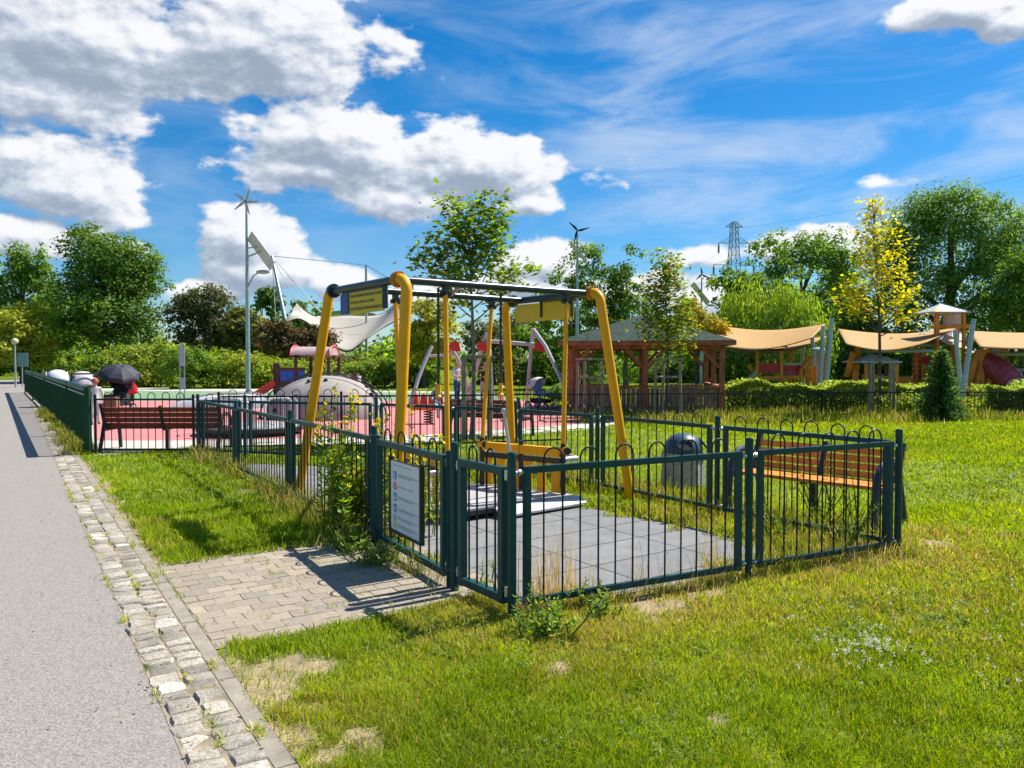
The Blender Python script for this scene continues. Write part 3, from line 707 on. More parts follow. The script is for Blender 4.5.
# pull ropes with yellow handles, hanging from the near beam
for f in (.215, .50):
    a = NL.lerp(NR, f)+(bb*.02); a = a-aa*.06 if f < .3 else a
    z1 = 1.27
    r_ = thing('pull_rope', 'black pull rope with yellow handle hanging beside the %s' % ('near left yellow rod' if f < .3 else 'grey lever, mid beam'), 'rope', (a.x, a.y, z1), 0, 'pull ropes of the swing')
    mb = MB(); zc = ZB-.05
    while zc > 1.55: mb.tube([(a.x, a.y, zc), (a.x, a.y, zc-.05)], .013, 6).ball((a.x, a.y, zc-.055), .017, 6, 4); zc -= .06
    mb.build('chain', M['blacksteel'], r_, world=True)
    MB().tube([(a.x, a.y, 1.57), (a.x, a.y, 1.36)], .015, 8).build('rope', M['rope'], r_, world=True)
    MB().lathe([(.018, 0), (.034, .004), (.034, .018), (.022, .03), (.022, .13), (.026, .135)], (a.x, a.y, z1-.02), 10).build('handle', M['yellow'], r_, world=True)

# boards hanging under the end beams
def board(label, p, q, zt, hgt, face, blue):
    d = (q-p).normalized(); o = face
    t = thing('hanging_sign', label, 'sign', tuple((p+q)/2), 0, 'yellow boards under the swing beams'); Z = Vector((0, 0, 1))
    a = Vector((p.x, p.y, zt-hgt)); b = Vector((q.x, q.y, zt-hgt))
    MB().prism([a, b, b+Z*hgt, a+Z*hgt], -o*.012).build('board', M['signyellow'], t, world=True, smooth=0)
    return t, a, b, d, o
fo = -aa
p0 = FL-bb*.20; p1 = NL+bb*.27
t, a, b, d, o = board('yellow board with black Polish text and blue end under left swing beam', p0, p1, 2.345, .225, fo, True)
Z = Vector((0, 0, 1)); wd = (b-a).length
MB().prism([a-d*.02+o*.003, a+d*.17+o*.003, a+d*.17+Z*.225+o*.003, a-d*.02+Z*.225+o*.003], o*.012).build('blue_field', M['signblue'], t, world=True, smooth=0)
mb = MB().bar(b+Z*.02-d*-.02-o*.006, b+Z*.26+d*.02-o*.006, .05, .05).bar(a+d*.03-o*.02, a+d*.03+Z*.24-o*.02, .03, .02).bar(a+Z*.232, b+Z*.232, .02, .012)
mb.build('bracket', M['beam'], t, world=True, smooth=0)
for k, (tx, x0, x1) in enumerate((('URZĄDZENIE PRZEZNACZONE', .215, .955), ('WYŁĄCZNIE DLA OSÓB', .215, .79), ('NA WÓZKACH INWALIDZKICH', .215, .955))):
    cu = bpy.data.curves.new('txt', 'FONT'); cu.body = tx; cu.size = 1; cu.extrude = 0; cu.offset = .018
    ob = bpy.data.objects.new('txt', cu); C.objects.link(ob); bpy.context.view_layer.update()
    me = bpy.data.meshes.new_from_object(ob.evaluated_get(bpy.context.evaluated_depsgraph_get())); bpy.data.objects.remove(ob); 
    co = np.array([v.co[:] for v in me.vertices]); mn, mx_ = co[:, :2].min(0), co[:, :2].max(0)
    tw = (x1-x0)*wd; th = .040; base = .162-.064*k
    for v in me.vertices:
        x = x0*wd+(v.co.x-mn[0])/(mx_[0]-mn[0])*tw; y = base+(v.co.y-mn[1])/(mx_[1]-mn[1])*th
        l_, _ = XF[t.name]; v.co = a+d*x+Z*y+o*.003-l_
    me.materials.clear(); me.materials.append(M['ink']); link('lettering', me, t)
p0 = NR+bb*.28; p1 = FR-bb*.02
t, a, b, d, o = board('plain yellow back of a board under right swing beam', p0, p1, 2.345, .225, -aa, False)
mb = MB()
for f in (.015, .52): mb.bar(a.lerp(b, f)+o*.01+Z*(.045 if f > .3 else .03), a.lerp(b, f)+o*.01+Z*.27, .018, .028, up=d)
mb.build('strap', M['blacksteel'], t, world=True, smooth=0)

# ------------------------------------------------------------------ litter bin
bp_ = Vector((2.22, 9.95, 0))
t = thing('litter_bin', 'pebbled concrete litter bin with blue domed lid behind the railing', 'bin', tuple(bp_))
MB().lathe([(.285, 0), (.295, .02), (.270, .36), (.285, .365), (.285, .43), (.265, .44)], (0, 0, 0), 8, a0=PI/8).build('concrete_body', M['concrete'], t, smooth=.3)
dome = MB(); dome.lathe([(.245, .438), (.252, .455), (.243, .51), (.215, .585), (.16, .645), (.08, .68), (.01, .685)], (0, 0, 0), 28)
dome.build('lid', M['bluelid'], t, smooth=1)
for an in (-PI/2-.1, PI/2-.1, -.1):
    dv = Vector((math.cos(an), math.sin(an), 0)); sd2 = Vector((-dv.y, dv.x, 0)); mb = MB()
    ringp = [dv*.222+sd2*.095*math.cos(2*PI*k/20)+Vector((0, 0, .558+.062*math.sin(2*PI*k/20)))+dv*(.020-.045*math.sin(2*PI*k/20)) for k in range(20)]
    i = len(mb.v); mb.v += [tuple(p+dv*.012) for p in ringp]; mb.f.append(tuple(range(20))); mb.m.append(0)
    mb.build('mouth', M['black'], t, smooth=0)
    MB().tube([p+dv*.012 for p in ringp]+[ringp[0]+dv*.012], .012, 6).build('mouth_rim', M['bluelid'], t)

# ------------------------------------------------------------------ benches
def bench(label, loc, rz, L_, wood, steel, group='park benches', dz=.095):
    t = thing('park_bench', label, 'bench', loc, rz, group)
    for k in range(4):
        z = .47+dz*k; y = .20+.035*k; MB().box((0, y, z), (L_, .032, dz-.013), 0, ('X', -.28)).build('back_slat', M[wood], t, smooth=0)
    for k in range(4): MB().box((0, -.20+.105*k, .415), (L_, .09, .035)).build('seat_slat', M[wood], t, smooth=0)
    for x in (-L_/2+.03, L_/2-.03):
        pts = [(x, -.34, 0), (x, -.315, .25), (x, -.285, .44)]+[(x, -.02-.265*math.cos(PI*j/8), .46+.20*math.sin(PI*j/8)) for j in range(1, 8)]+[(x, .255, .42), (x, .32, .22), (x, .40, 0)]
        MB().tube(pts, .034, 10).build('side_frame', M[steel], t)
        MB().bar((x, .16, .38), (x, .345, .565+dz*3.1), .05, .05, up=(1, 0, 0)).bar((x, -.24, .385), (x, .24, .385), .045, .04).build('back_support', M[steel], t, smooth=0)
    MB().bar((0, .17, .38), (0, .325, .535+dz*3), .05, .045, up=(1, 0, 0)).bar((0, -.22, .385), (0, .2, .385), .045, .03).bar((0, .05, .37), (0, .05, 0), .05, .05).build('middle_support', M[steel], t, smooth=0)
    return t
d2 = (PT['G']-PT['J']).normalized()
bench('orange slatted bench with blue black steel arms behind the railing', tuple(Vector((3.10, 7.92, 0))), math.atan2(-1.10, 1.02), 1.60, 'wood_orange', 'armblue', dz=.076)
b1a = G(97, 452); b1b = G(222, 452)
bench('red brown slatted bench seen from behind at the green fence corner', (-6.27, 14.0, 0), math.pi+.0, 2.15, 'wood_red', 'blacksteel')
bench('dark maroon bench beyond the thin staked tree, facing the play surface', (-.45, 16.6, 0), math.pi-.5, 1.75, 'wood_maroon', 'blacksteel')

# ------------------------------------------------------------------ other fences
# bottle green fence along the path
g0 = Vector((-7.32, 13.25, 0)); g1 = Vector((-24.8, 39.2, 0)); gp = [0, .145, .46, .795, 1.0]
gp = [0, .13, .41, .70, 1.0]
t = thing('path_fence', 'tall bottle green fence of close bars running along the path edge', 'fence', tuple(g0))
pts = [g0.lerp(g1, f) for f in gp]
for p in pts: MB().bar(p, p+Vector((0, 0, 1.17)), .085, .085).build('post', M['green'], t, world=True, smooth=0)
for a, b in zip(pts[:-1], pts[1:]):
    d = (b-a).normalized(); Z = Vector((0, 0, 1)); mb = MB()
    mb.tube([a+d*.05+Z*1.13, b-d*.05+Z*1.13], .05, 10); mb.bar(a+d*.05+Z*.12, b-d*.05+Z*.12, .05, .05)
    MB_ = mb.build('rail', M['green'], t, world=True)
    r_ = MB().bar(a+d*.06+Z*1.025, b-d*.06+Z*1.025, .045, .03).build('flat_rail', M['ikgrey'], t, world=True, smooth=0)
    n = int((b-a).length/.11); mb = MB()
    for k in range(1, n): q = a+d*((b-a).length*k/n); mb.bar(q+Z*.12, q+Z*1.09, .022, .022)
    mb.build('bars', M['green'], t, world=True, smooth=0)
# thin railing round the play surface (behind bench and swing)
def thin_run(label, ptsxy, zr, hoops, sp, m='fence_thin', posth=None, zb=.09):
    t = thing('low_railing', label, 'fence', (ptsxy[0][0], ptsxy[0][1], 0), 0, 'thin railings of the playground')
    P = [Vector((x, y, 0)) for x, y in ptsxy]
    for p in P: post(t, p, posth or zr+.09, .022, m)
    for a, b in zip(P[:-1], P[1:]): panel(t, a, b, hoops, gap=.03, sp=sp, zr=zr, zb=zb, bar=.0075, rail=.03, ends=False, zh=zr+.12, m=m, mbars=m)
    return t
thin_run('thin dark railing with small hoops in front of the red brown bench', [(-7.22, 13.30), (-5.52, 13.30)], .955, True, .13)
thin_run('thin dark hoop railing between swing enclosure and pink play surface', [(-5.25, 13.75), (-3.1, 13.95), (-1.0, 14.3), (1.05, 15.0)], .98, True, .13)
lowp = [W(540, 400, 20.5), W(657, 400, 21), W(728, 400, 21.5), W(822, 400, 22), W(925, 400, 22.2), W(1024, 400, 22.2), W(1120, 400, 22.2)]
thin_run('low dark mesh railing in front of wooden shelter and hedge', [(p.x, p.y) for p in lowp], .72, False, .10, posth=.80)
# ------------------------------------------------------------------ wooden shelter
gz = W(643, 411, 25.9); gx, gy = gz.x, gz.y
t = thing('wooden_shelter', 'open wooden shelter with green hip roof and plank parapet', 'shelter', (gx, gy, 0), math.radians(-8))
def roof_fn(hw, hd, ze, za, ridge):
    mb = MB(); a, b, c, d = (-hw, -hd, ze), (hw, -hd, ze), (hw, hd, ze), (-hw, hd, ze); r1, r2 = (-ridge, 0, za), (ridge, 0, za)
    mb.quad(a, b, r2, r1).quad(b, c, r2).quad(c, d, r1, r2).quad(d, a, r1); mb.quad(d, c, b, a); return mb
HW = 2.50; HD = 2.40
roof_fn(HW+.18, HD+.18, 2.24, 3.12, .25).build('roof', M['shingle'], t, smooth=0)
mb = MB()
for y in (-1, 1): mb.box((0, y*(HD+.13), 2.165), (2*HW+.34, .05, .13))
for x in (-1, 1): mb.box((x*(HW+.13), 0, 2.165), (.05, 2*HD+.2, .13))
mb.build('eave_board', M['wood_gaz'], t, smooth=0)
mb = MB()
for y in (-1, 1): mb.box((0, y*(HD-.2), 2.06), (2*HW-.5, .12, .14))
for x in (-1, 1): mb.box((x*(HW-.2), 0, 2.055), (.12, 2*HD-.56, .13))
mb.build('roof_beam', M['wood_gaz'], t, smooth=0)
for x in (-1, 0, 1):
    for y in (-1, 1):
        px_, py_ = x*(HW-.2), y*(HD-.2); MB().box((px_, py_, 1.0), (.16, .16, 2.0)).build('post', M['wood_gaz'], t, smooth=0)
        for e in (-1, 1):
            if -1 <= x+e <= 1: MB().bar((px_+e*.08, py_, 1.42), (px_+e*.58, py_, 1.97), .08, .10).build('brace', M['wood_gaz'], t, smooth=0)
for x in (-1, 1): MB().box((x*(HW-.2), 0, 1.0), (.15, .15, 2.0)).build('post', M['wood_gaz'], t, smooth=0)
for side in range(4):
    hw, hd = (HW-.2, HD-.2) if side < 2 else (HD-.2, HW-.2); mb = MB()
    n = 30; a = PI/2*[0, 2, 1, 3][side]; R = Matrix.Rotation(a, 3, 'Z')
    for k in range(n):
        x = -hw+.12+(2*hw-.24)*(k+.5)/n
        if side == 1 and abs(x) < .8:
            if mb.v: mb.build('parapet', M['wood_plank'], t, smooth=0); mb = MB()
            continue
        c = R @ Vector((x, -hd+random.gauss(0, .004), .42)); mb.box(tuple(c), ((2*hw-.24)/n-.012, .03, .72+random.gauss(0, .006)), a)
    mb.build('parapet', M['wood_plank'], t, smooth=0)
    c = R @ Vector((0, -hd, .83)); mb = MB()
    if side != 1: mb.box(tuple(c), (2*hw-.18, .16, .07), a); mb.build('rail', M['wood_gaz'], t, smooth=0)

# ------------------------------------------------------------------ lamps with turbine and solar panel, lamp post, stele
def turbine_lamp(label, px, pytop, Y, pan, panel_px, nb=5, base_r=.11, lamp=True, sz=1.0, rot=0.0):
    c = W(px, 361, Y); x, y = c.x, c.y; ht = W(px, pytop, Y).z; s = Y/F
    t = thing('turbine_lamp', label, 'street lamp', (x, y, 0), 0, 'solar and wind powered lamps')
    MB().tube([(0, 0, 0), (0, 0, ht*.55), (0, 0, ht-.15)], [base_r, base_r*.75, base_r*.42], 10).build('pole', M['pole'], t)
    mb = MB().tube([(0, .12, ht), (0, -.12, ht)], .07*sz, 8).bar((0, .1, ht), (0, .45, ht+.06), .02, .14); tb = mb.build('turbine', M['cloth_grey'], t)
    for k in range(nb):
        a = rot+2*PI*k/nb; d = Vector((math.cos(a), 0, math.sin(a))); e = Vector((-d.z, 0, d.x)); L_ = .62*sz; c0 = Vector((0, -.12, ht))
        b_ = MB().prism([c0+d*.04-e*.035, c0+d*.18-e*.09, c0+d*L_-e*.02, c0+d*L_+e*.015, c0+d*.18+e*.045, c0+d*.04+e*.03], (0, .025, 0)); b_.build('blade', M['blacksteel' if nb == 3 else 'cloth_lgrey'], tb, smooth=0)
    # tilted panel
    (ax, ay), (bx, by), w_ = panel_px; A_ = W(ax, ay, Y)-Vector((x, y, 0)); B_ = W(bx, by, Y)-Vector((x, y, 0))
    d = (B_-A_).normalized(); n = Vector((d.z, 0, -d.x)); n = n if n.z > 0 else -n
    dv = Vector((0, -.85, .1)).normalized() if pan else Vector((.50, -.72, .42)).normalized()
    hw_ = w_*s*1.2
    P_ = [A_-dv*hw_, A_+dv*hw_, B_+dv*hw_, B_-dv*hw_]; off = Vector((0, 0, 0))
    pn = MB().prism(P_, n*.05).build('solar_panel', M['solarback'], t, smooth=0)
    MB().prism([p*0.97+(A_+B_)/2*.03+n*.053 for p in P_], n*.006).build('cells', M['solar'], pn, smooth=0)
    mid = (A_+B_)/2; MB().bar((0, 0, mid.z-.25), mid, .06, .06).bar((0, 0, mid.z+.15), mid.lerp(A_, .3), .05, .05).build('panel_arm', M['pole'], t, smooth=0)
    if lamp:
        z = mid.z-1.15*(ht/9); MB().tube([(0, 0, z-.55), (.28, 0, z+.02), (.5, 0, z+.16)], .035, 8).build('lamp_arm', M['pole'], t)
        MB().ball((.72, 0, z+.2), .3, 12, 6, (1.1, .6, .32)).build('lamp_head', M['cloth_grey'], t)
    return t
turbine_lamp('tall pale pole lamp with white five bladed turbine, left of the swing', 248, 202, 35, False, ((249, 236), (272, 267), 6), 5, rot=math.radians(90-18))
turbine_lamp('dark three bladed turbine lamp rising behind the birches', 577, 231, 42, True, ((570, 243), (586, 262), 5), 3, sz=1.05, rot=math.radians(15), lamp=False)
turbine_lamp('thin turbine lamp with square solar panel right of the shelter roof', 701, 275, 55, True, ((692, 284), (708, 304), 6), 3, sz=.9, rot=math.radians(100))
c = W(15.5, 378, 47); t = thing('street_lamp', 'small grey lamp post with round cream globe and plate beside the path', 'street lamp', (c.x, c.y, 0))
MB().tube([(0, 0, 0), (0, 0, 2.65)], [.06, .045], 8).tube([(.42, 0, 0), (.42, 0, 2.0)], .03, 6).build('pole', M['polegrey'], t)
MB().ball((0, 0, 2.82), .20, 12, 8).build('globe', M['globe'], t); MB().box((.5, -.04, 1.7), (.62, .03, .85)).build('plate', M['plateblue'], t, smooth=0)
c = G(182.5, 399); t = thing('stele', 'slim grey two post stele with tall panel before the bushes', 'sign', (c.x, c.y, 0)); hh = W(182, 344, c.y).z
for x in (-.10, .10): MB().tube([(x, 0, 0), (x, 0, hh-.05)], .028, 8).build('upright', M['polegrey'], t)
MB().box((0, 0, hh*.78), (.15, .02, hh*.36)).build('panel', M['cloth_lgrey'], t, smooth=0); MB().box((0, 0, hh*.28), (.15, .02, .5)).build('panel', M['cloth_lgrey'], t, smooth=0)
MB().tube([(-.10, 0, hh-.05), (-.07, 0, hh+.03), (.07, 0, hh+.03), (.10, 0, hh-.05)], .028, 8).build('cap', M['polegrey'], t)
c = G(44/F*F, 381); t = tag(MB().ball((c.x+.0, c.y+1, .18), .45, 9, 5, (1.1, .8, .6)).build('boulder', M['stone']), 'brown boulder on the verge where the path bends', 'boulder')

# ------------------------------------------------------------------ tensile canopy
YT = 62
t = thing('tensile_canopy', 'large cream tensile membrane canopy rising behind the shrubs', 'canopy', tuple(zz(W(345, 361, YT), 0)))
Lp = [W(283, 327, 60), W(290, 315, 61), W(297, 304, 62)]            # left edge bottom->peak
def bez(ps, u):
    ps = [Vector(p) for p in ps]
    while len(ps) > 1: ps = [a.lerp(b, u) for a, b in zip(ps[:-1], ps[1:])]
    return ps[0]
def cat(ps, u):
    n = len(ps)-1; k = min(int(u*n), n-1); f = u*n-k; P_ = [ps[max(0, min(n, k+q))] for q in (-1, 0, 1, 2)]
    a, b, c_, d = P_; return .5*((2*b)+(c_-a)*f+(2*a-5*b+4*c_-d)*f*f+(3*b-a-3*c_+d)*f**3)
top_e = [W(*q) for q in ((297, 303, 62), (306, 312, 64), (318, 317, 66), (345, 316, 67), (372, 316, 66), (386, 312, 65), (398, 300, 63), (414, 280, 62))]
bot_e = [W(*q) for q in ((284, 325, 60), (299, 319, 59), (318, 331, 57), (336, 347, 55), (350, 351, 54), (366, 339, 55), (384, 327, 57), (414, 312, 59))]
mb = MB().grid(lambda u, v: cat(bot_e, u).lerp(cat(top_e, u), v)-Vector((0, 0, 1))*math.sin(PI*v)*.3*math.sin(PI*u), 48, 12)
mb.build('membrane', M['membrane'], t, world=True, smooth=2, solid=.03)
mb = MB().tube([cat(bot_e, k/32) for k in range(33)], .06, 6).tube([cat(top_e, k/32) for k in range(33)], .06, 6)
mb.build('edge_cable', M['blacksteel'], t, world=True)
a, b = W(287, 330, 60), W(272, 256, 64); b0 = Vector((a.x+.8, a.y, 0))
MB().tube([b0, a, b], [.20, .19, .10], 12).build('mast', M['polegrey'], t, world=True)
a2 = W(366, 265, 64); MB().tube([Vector((a2.x, 64, 0)), a2], .10, 8).build('mast', M['polegrey'], t, world=True)
mb = MB()
for q in (W(297, 304, 62), W(337, 330, 66), W(320, 312, 66), a2, W(276, 322, 62)): mb.tube([b, q], .028, 5)
mb.tube([a2, W(400, 285, 62)], .028, 5)
mb.build('stay_cable', M['polegrey'], t, world=True)
MB().grid(lambda u, v: W(318+60*u, 314-4*math.sin(PI*u)+3*v, 72+6*v), 14, 3).build('rear_canopy_edge', M['polegrey'], t, world=True, smooth=2, solid=.2)

# ------------------------------------------------------------------ left playground things
# small play house with slide, dome, carousel
Yh = 29.0; s = Yh/F; o = zz(W(300, 400, Yh), 0)
t = thing('play_house', 'brown play house with arched faded red roof, blue panel and red slide', 'play house', tuple(o))
def lx(px): return (px-300)*s
def lz(py): return H+(361-py)*s
for x, y in ((296, 0), (305, .9), (329, 0), (334, .9)): MB().bar((lx(x), y, 0), (lx(x), y, lz(357)), .11, .11).build('post', M['wood_dark'], t, smooth=0)
for x in (273, 278): MB().bar((lx(x), .3 if x == 273 else 0, 0), (lx(x), .3 if x == 273 else 0, lz(363)), .12, .12).build('post', M['wood_dark'], t, smooth=0)
MB().prism([(lx(294), -.25+.0, lz(355))]+[(lx(294), .45-.75*math.cos(PI*k/8), lz(355)+.32*math.sin(PI*k/8)) for k in range(9)], (lx(332)-lx(294), 0, 0)).build('roof', M['roofpink'], t, smooth=.9)
for x in (294, 332.4):
    pr = [(lx(x), .45-.79*math.cos(PI*k/8), lz(355.3)+.36*math.sin(PI*k/8)) for k in range(9)]
    MB().tube([Vector(p)-Vector((.03, 0, 0)) for p in pr], .05, 6).build('roof_trim', M['roofred'], t)
MB().bar((lx(279), 0, lz(369)), (lx(305), 0, lz(369)), .10, .12).bar((lx(279), 0, lz(383)), (lx(305), 0, lz(383)), .10, .10).build('rail', M['wood_dark'], t, smooth=0)
MB().box(((lx(280)+lx(305))/2, .02, (lz(371)+lz(382))/2), (lx(305)-lx(280), .04, lz(370.5)-lz(382.4))).build('blue_panel', M['blue'], t, smooth=0)
MB().box(((lx(275)+lx(333))/2, .45, lz(386)), (lx(333)-lx(275), 1.0, .08)).build('deck', M['wood_dark'], t, smooth=0)
mb = MB()
pa, pb, pc = Vector((lx(275), .25, lz(384))), Vector((lx(262), .1, lz(393))), Vector((lx(247), -.1, lz(403)))
for q, r_ in ((pa, pb), (pb, pc)):
    mb.bar(q, r_, .56, .04, up=(0, 0, 1))
    for e in (-.28, .28): mb.bar(q+Vector((0, e, .08)), r_+Vector((0, e, .08)), .04, .2)
mb.build('slide', M['red'], t, smooth=0)
for k in range(5): MB().tube([(lx(283+k*5.2), -.1, lz(394)), (lx(291+k*5.2), 0, lz(383))], .02, 5).build('climbing_rope', M['rope'], t)
MB().box((lx(345), .6, lz(381)), (.9, .5, .35)).build('side_box', M['roofgrey'], t, smooth=0); MB().box((lx(353), .6, lz(380)), (.16, .6, .5)).build('side_post', M['wood_dark'], t, smooth=0)
# climbing dome
Yd = 22.0; s = Yd/F; o = zz(W(326, 400, Yd), 0)
t = thing('climbing_dome', 'pale low climbing dome with black holds and rope edge', 'play dome', tuple(o))
prof = [(1.72*math.cos(PI/2*k/10), 1.2*math.sin(PI/2*k/10)) for k in range(10)]+[(.04, 1.2)]
MB().lathe([(1.72, -.02)]+prof, (0, 0, 0), 40, sy=.8).build('shell', M['rock'], t, smooth=1)
mb = MB()
for k in range(13):
    mb = MB(); a = random.uniform(PI, 2*PI); e = random.uniform(.2, 1.2); p = Vector((1.72*math.cos(e)*math.cos(a), 1.376*math.cos(e)*math.sin(a), 1.2*math.sin(e))); mb.ball(p, .065, 7, 4); mb.build('climbing_hold', M['black'], t)
for dy in (-.35, .35):
    MB().tube([(1.78*math.cos(PI*k/20), dy, 1.26*math.sin(PI*k/20)+.02) for k in range(21)], .022, 6).build('edge_rope', M['rope'], t)
# long low pale hump left of it
o = zz(W(232, 400, 27), 0)
t = thing('play_hump', 'long low grey play hump left of the pale dome', 'play hump', tuple(o))
MB().grid(lambda u, v: (lerp(-2.1, 2.1, u), lerp(-.6, .6, v), max(0, .42*math.sin(PI*v)**.5*math.sin(PI*u)**.4)), 20, 8).build('body', M['roofgrey'], t, smooth=2)
MB().tube([(-1.7, -.5, .25), (-.4, -.55, .5), (1.1, -.5, .5), (1.9, -.45, .2)], .03, 6).build('handrail', M['gtube'], t)
# carousel
o = zz(G(251, 434), 0)
t = thing('carousel', 'round playground carousel with dark rim and grey handrails', 'carousel', tuple(o))
MB().lathe([(.25, 0), (.3, .05), (1.12, .08), (1.15, .11), (1.15, .17), (1.10, .18)], (0, 0, 0), 36).build('rim', M['blacksteel'], t)
MB().lathe([(1.08, .182), (1.08, .195), (.05, .20)], (0, 0, 0), 36).build('floor_plate', M['plate'], t)
MB().tube([(0, 0, .2), (0, 0, .85)], .06, 10).lathe([(.22, .82), (.24, .85), (.1, .88)], (0, 0, 0), 18).build('hub', M['gtube'], t)
for k in range(5):
    a = 2*PI*k/5+.3; ca, sa = math.cos(a), math.sin(a); ca2, sa2 = math.cos(a+.75), math.sin(a+.75)
    MB().tube([(.98*ca, .98*sa, .2), (.98*ca, .98*sa, .72), (.92*ca, .92*sa, .80), (.5*(ca+ca2), .5*(sa+sa2), .83), (.92*ca2, .92*sa2, .80), (.98*ca2, .98*sa2, .72), (.98*ca2, .98*sa2, .2)], .022, 8).build('handrail', M['gtube'], t)
# arched swing set
Ys = 27.5; s = Ys/F; o = zz(W(500, 400, Ys), 0)
t = thing('arch_swing', 'grey arched tube swing set with red joints behind the yellow rods', 'swing', tuple(o))
def L2(px, py, dy=0): return Vector(((px-500)*s, dy, H+(361-py)*s))
MB().tube([L2(486, 341), L2(540, 345)], .075, 10).build('top_bar', M['gtube'], t)
MB().tube([L2(428, 356), L2(453, 355)], .05, 10).build('top_bar', M['gtube'], t)
for nm, pts in (('leg', [(533, 329, 0), (545, 346, -.2), (558, 374, -.5), (572, 409, -.9)]), ('leg', [(533, 329, 0), (531, 350, .2), (529, 378, .5), (527, 402, .9)]),
                ('leg', [(487, 333, 0), (490, 352, -.2), (492, 378, -.5), (493, 409, -.9)]), ('leg', [(487, 333, 0), (481, 352, .2), (473, 378, .5), (466, 402, .9)]),
                ('leg', [(432, 346, 0), (427, 358, -.2), (420, 378, -.5), (413, 409, -.9)]), ('leg', [(447, 344, 0), (456, 356, .2), (464, 376, .5), (472, 402, .9)])):
    MB().tube([L2(*p) if k < 3 else Vector((L2(*p).x, p[2], 0)) for k, p in enumerate(pts)], .07, 10).build('leg', M['gtube'], t)
for px in (482, 539, 455): MB().prism([L2(px-4, 342, -.1), L2(px+4, 342, -.1), L2(px+6, 352, -.1), L2(px-5, 350, -.1)], (0, .2, 0)).build('joint', M['red'], t, smooth=0)
for px in (503, 522):
    mb = MB()
    for dx in (-2.6, 2.6): mb.tube([L2(px+dx, 344), L2(px+dx, 394)], .012, 5)
    mb.build('chain', M['blacksteel'], t); MB().box(tuple(L2(px, 394)), (.42, .2, .05)).build('swing_seat', M['black'], t)
# red spring riders
o = zz(G(428, 424), 0); Yr = o.y; s = Yr/F
t = thing('spring_rider', 'red and orange spring seesaw with four seats behind the railing', 'spring rider', tuple(o))
def L3(px, py, dy=0): return Vector(((px-428)*s, dy, H+(361-py)*s))
MB().tube([(.11*math.cos(k*.7), .11*math.sin(k*.7), .02+.34*k/46) for k in range(47)], .018, 6).build('spring', M['blacksteel'], t)
MB().box((0, 0, .39), (.85, .35, .05)).build('seat_base', M['orange'], t)
for px, w_ in ((416, 5), (424, 6), (432, 7), (441, 6)):
    z0 = L3(px, 408).z; z1 = L3(px, 393).z; x = (px-428)*s
    MB().prism([(x-w_*s/2, -.1, z0), (x+w_*s/2, -.1, z0), (x+w_*s/2.2, -.1, z1-.08), (x, -.1, z1), (x-w_*s/2.2, -.1, z1-.1)], (0, .2, 0)).build('seat_shell', M['red'], t, smooth=0)
    MB().box((x, -.14, z0+.05), (w_*s*.7, .06, .14)).build('foot_rest', M['orange'], t)
# red rocket-like spring toy on the left, strollers, umbrella
o = zz(G(131, 402), 0); Yr = o.y; s = Yr/F
t = thing('spring_toy', 'red spring toy with yellow wing beside the stroller with umbrella', 'spring toy', tuple(o))
MB().tube([(.12*math.cos(k*.7), .12*math.sin(k*.7), .02+.28*k/40) for k in range(41)], .02, 6).build('spring', M['blacksteel'], t)
MB().lathe([(.10, .30), (.26, .36), (.24, .55), (.12, .80), (.13, .92), (.09, 1.0), (.02, 1.03)], (0, 0, 0), 16, sx=1.1, sy=.6).build('body', M['red'], t, smooth=1)
MB().ball((-.14, -.16, .48), .14, 10, 6, (1.2, .5, .6)).build('wing', M['orange'], t); MB().tube([(-.2, 0, .74), (.2, 0, .74)], .025, 8).build('handle', M['black'], t)
def stroller(label, loc, rz, fab, hood, open_=.9, basket=True, sc_=1.0):
    t = thing('stroller', label, 'stroller', loc, rz, 'strollers by the play surface'); t.scale = (sc_, sc_, sc_)
    for x in (-.27, .27):
        MB().tube([(x, .42, 1.02), (x, .25, .80), (x, -.05, .50), (x, -.38, .16)], .016, 8).tube([(x, .34, .14), (x, .02, .52)], .016, 8).build('frame', M['blacksteel'], t)
        for y, r in ((.34, .14), (-.38, .11)):
            w = MB().tube([(x-.025, y, r), (x+.025, y, r)], r, 18).build('wheel', M['black'], t); MB().tube([(x-.03, y, r), (x+.03, y, r)], r*.6, 12).build('rim', M['gtube'], w)
    MB().tube([(-.27, .42, 1.02), (.27, .42, 1.02)], .02, 8).build('handle', M['black'], t)
    MB().prism([(-.24, -.40, .50), (-.24, -.30, .42), (-.24, .12, .45), (-.24, .32, .95), (-.24, .25, .99), (-.24, .05, .56), (-.24, -.38, .56)], (.48, 0, 0)).build('seat', M[fab], t, smooth=.5)
    mb = MB().grid(lambda u, v: (.29*math.sin(PI*(v-.5)), .10+.38*math.cos(.1+open_*2.3*u)*math.cos(PI*(v-.5)*.97)**.55, .70+.38*math.sin(.1+open_*2.3*u)*math.cos(PI*(v-.5)*.97)**.55), 14, 14); mb.build('hood', M[hood], t, smooth=2, solid=.012)
    if basket: MB().prism([(-.22, -.25, .20), (-.22, .28, .20), (-.22, .32, .36), (-.22, -.25, .32)], (.44, 0, 0)).build('basket', M['cloth_black'], t, smooth=0)
    return t
o = zz(G(118, 412), 0); Yq = o.y
stroller('black stroller under a dark umbrella beyond the red brown bench', tuple(o), math.pi+2.9, 'cloth_black', 'cloth_black')
tag(MB().box((o.x+.05, o.y-.5, .33), (.42, .22, .34)).build('bag', M['brown']), 'brown bag leaning in front of the black stroller', 'bag')
u = thing('umbrella', 'dark navy umbrella fixed above the black stroller', 'umbrella', (o.x, o.y, 0)); ht = W(118, 366, Yq).z; tl = Vector((.30, -.42, 1)).normalized()
q = tl.to_track_quat('Z', 'Y').to_matrix(); RU = .66; mb = MB()
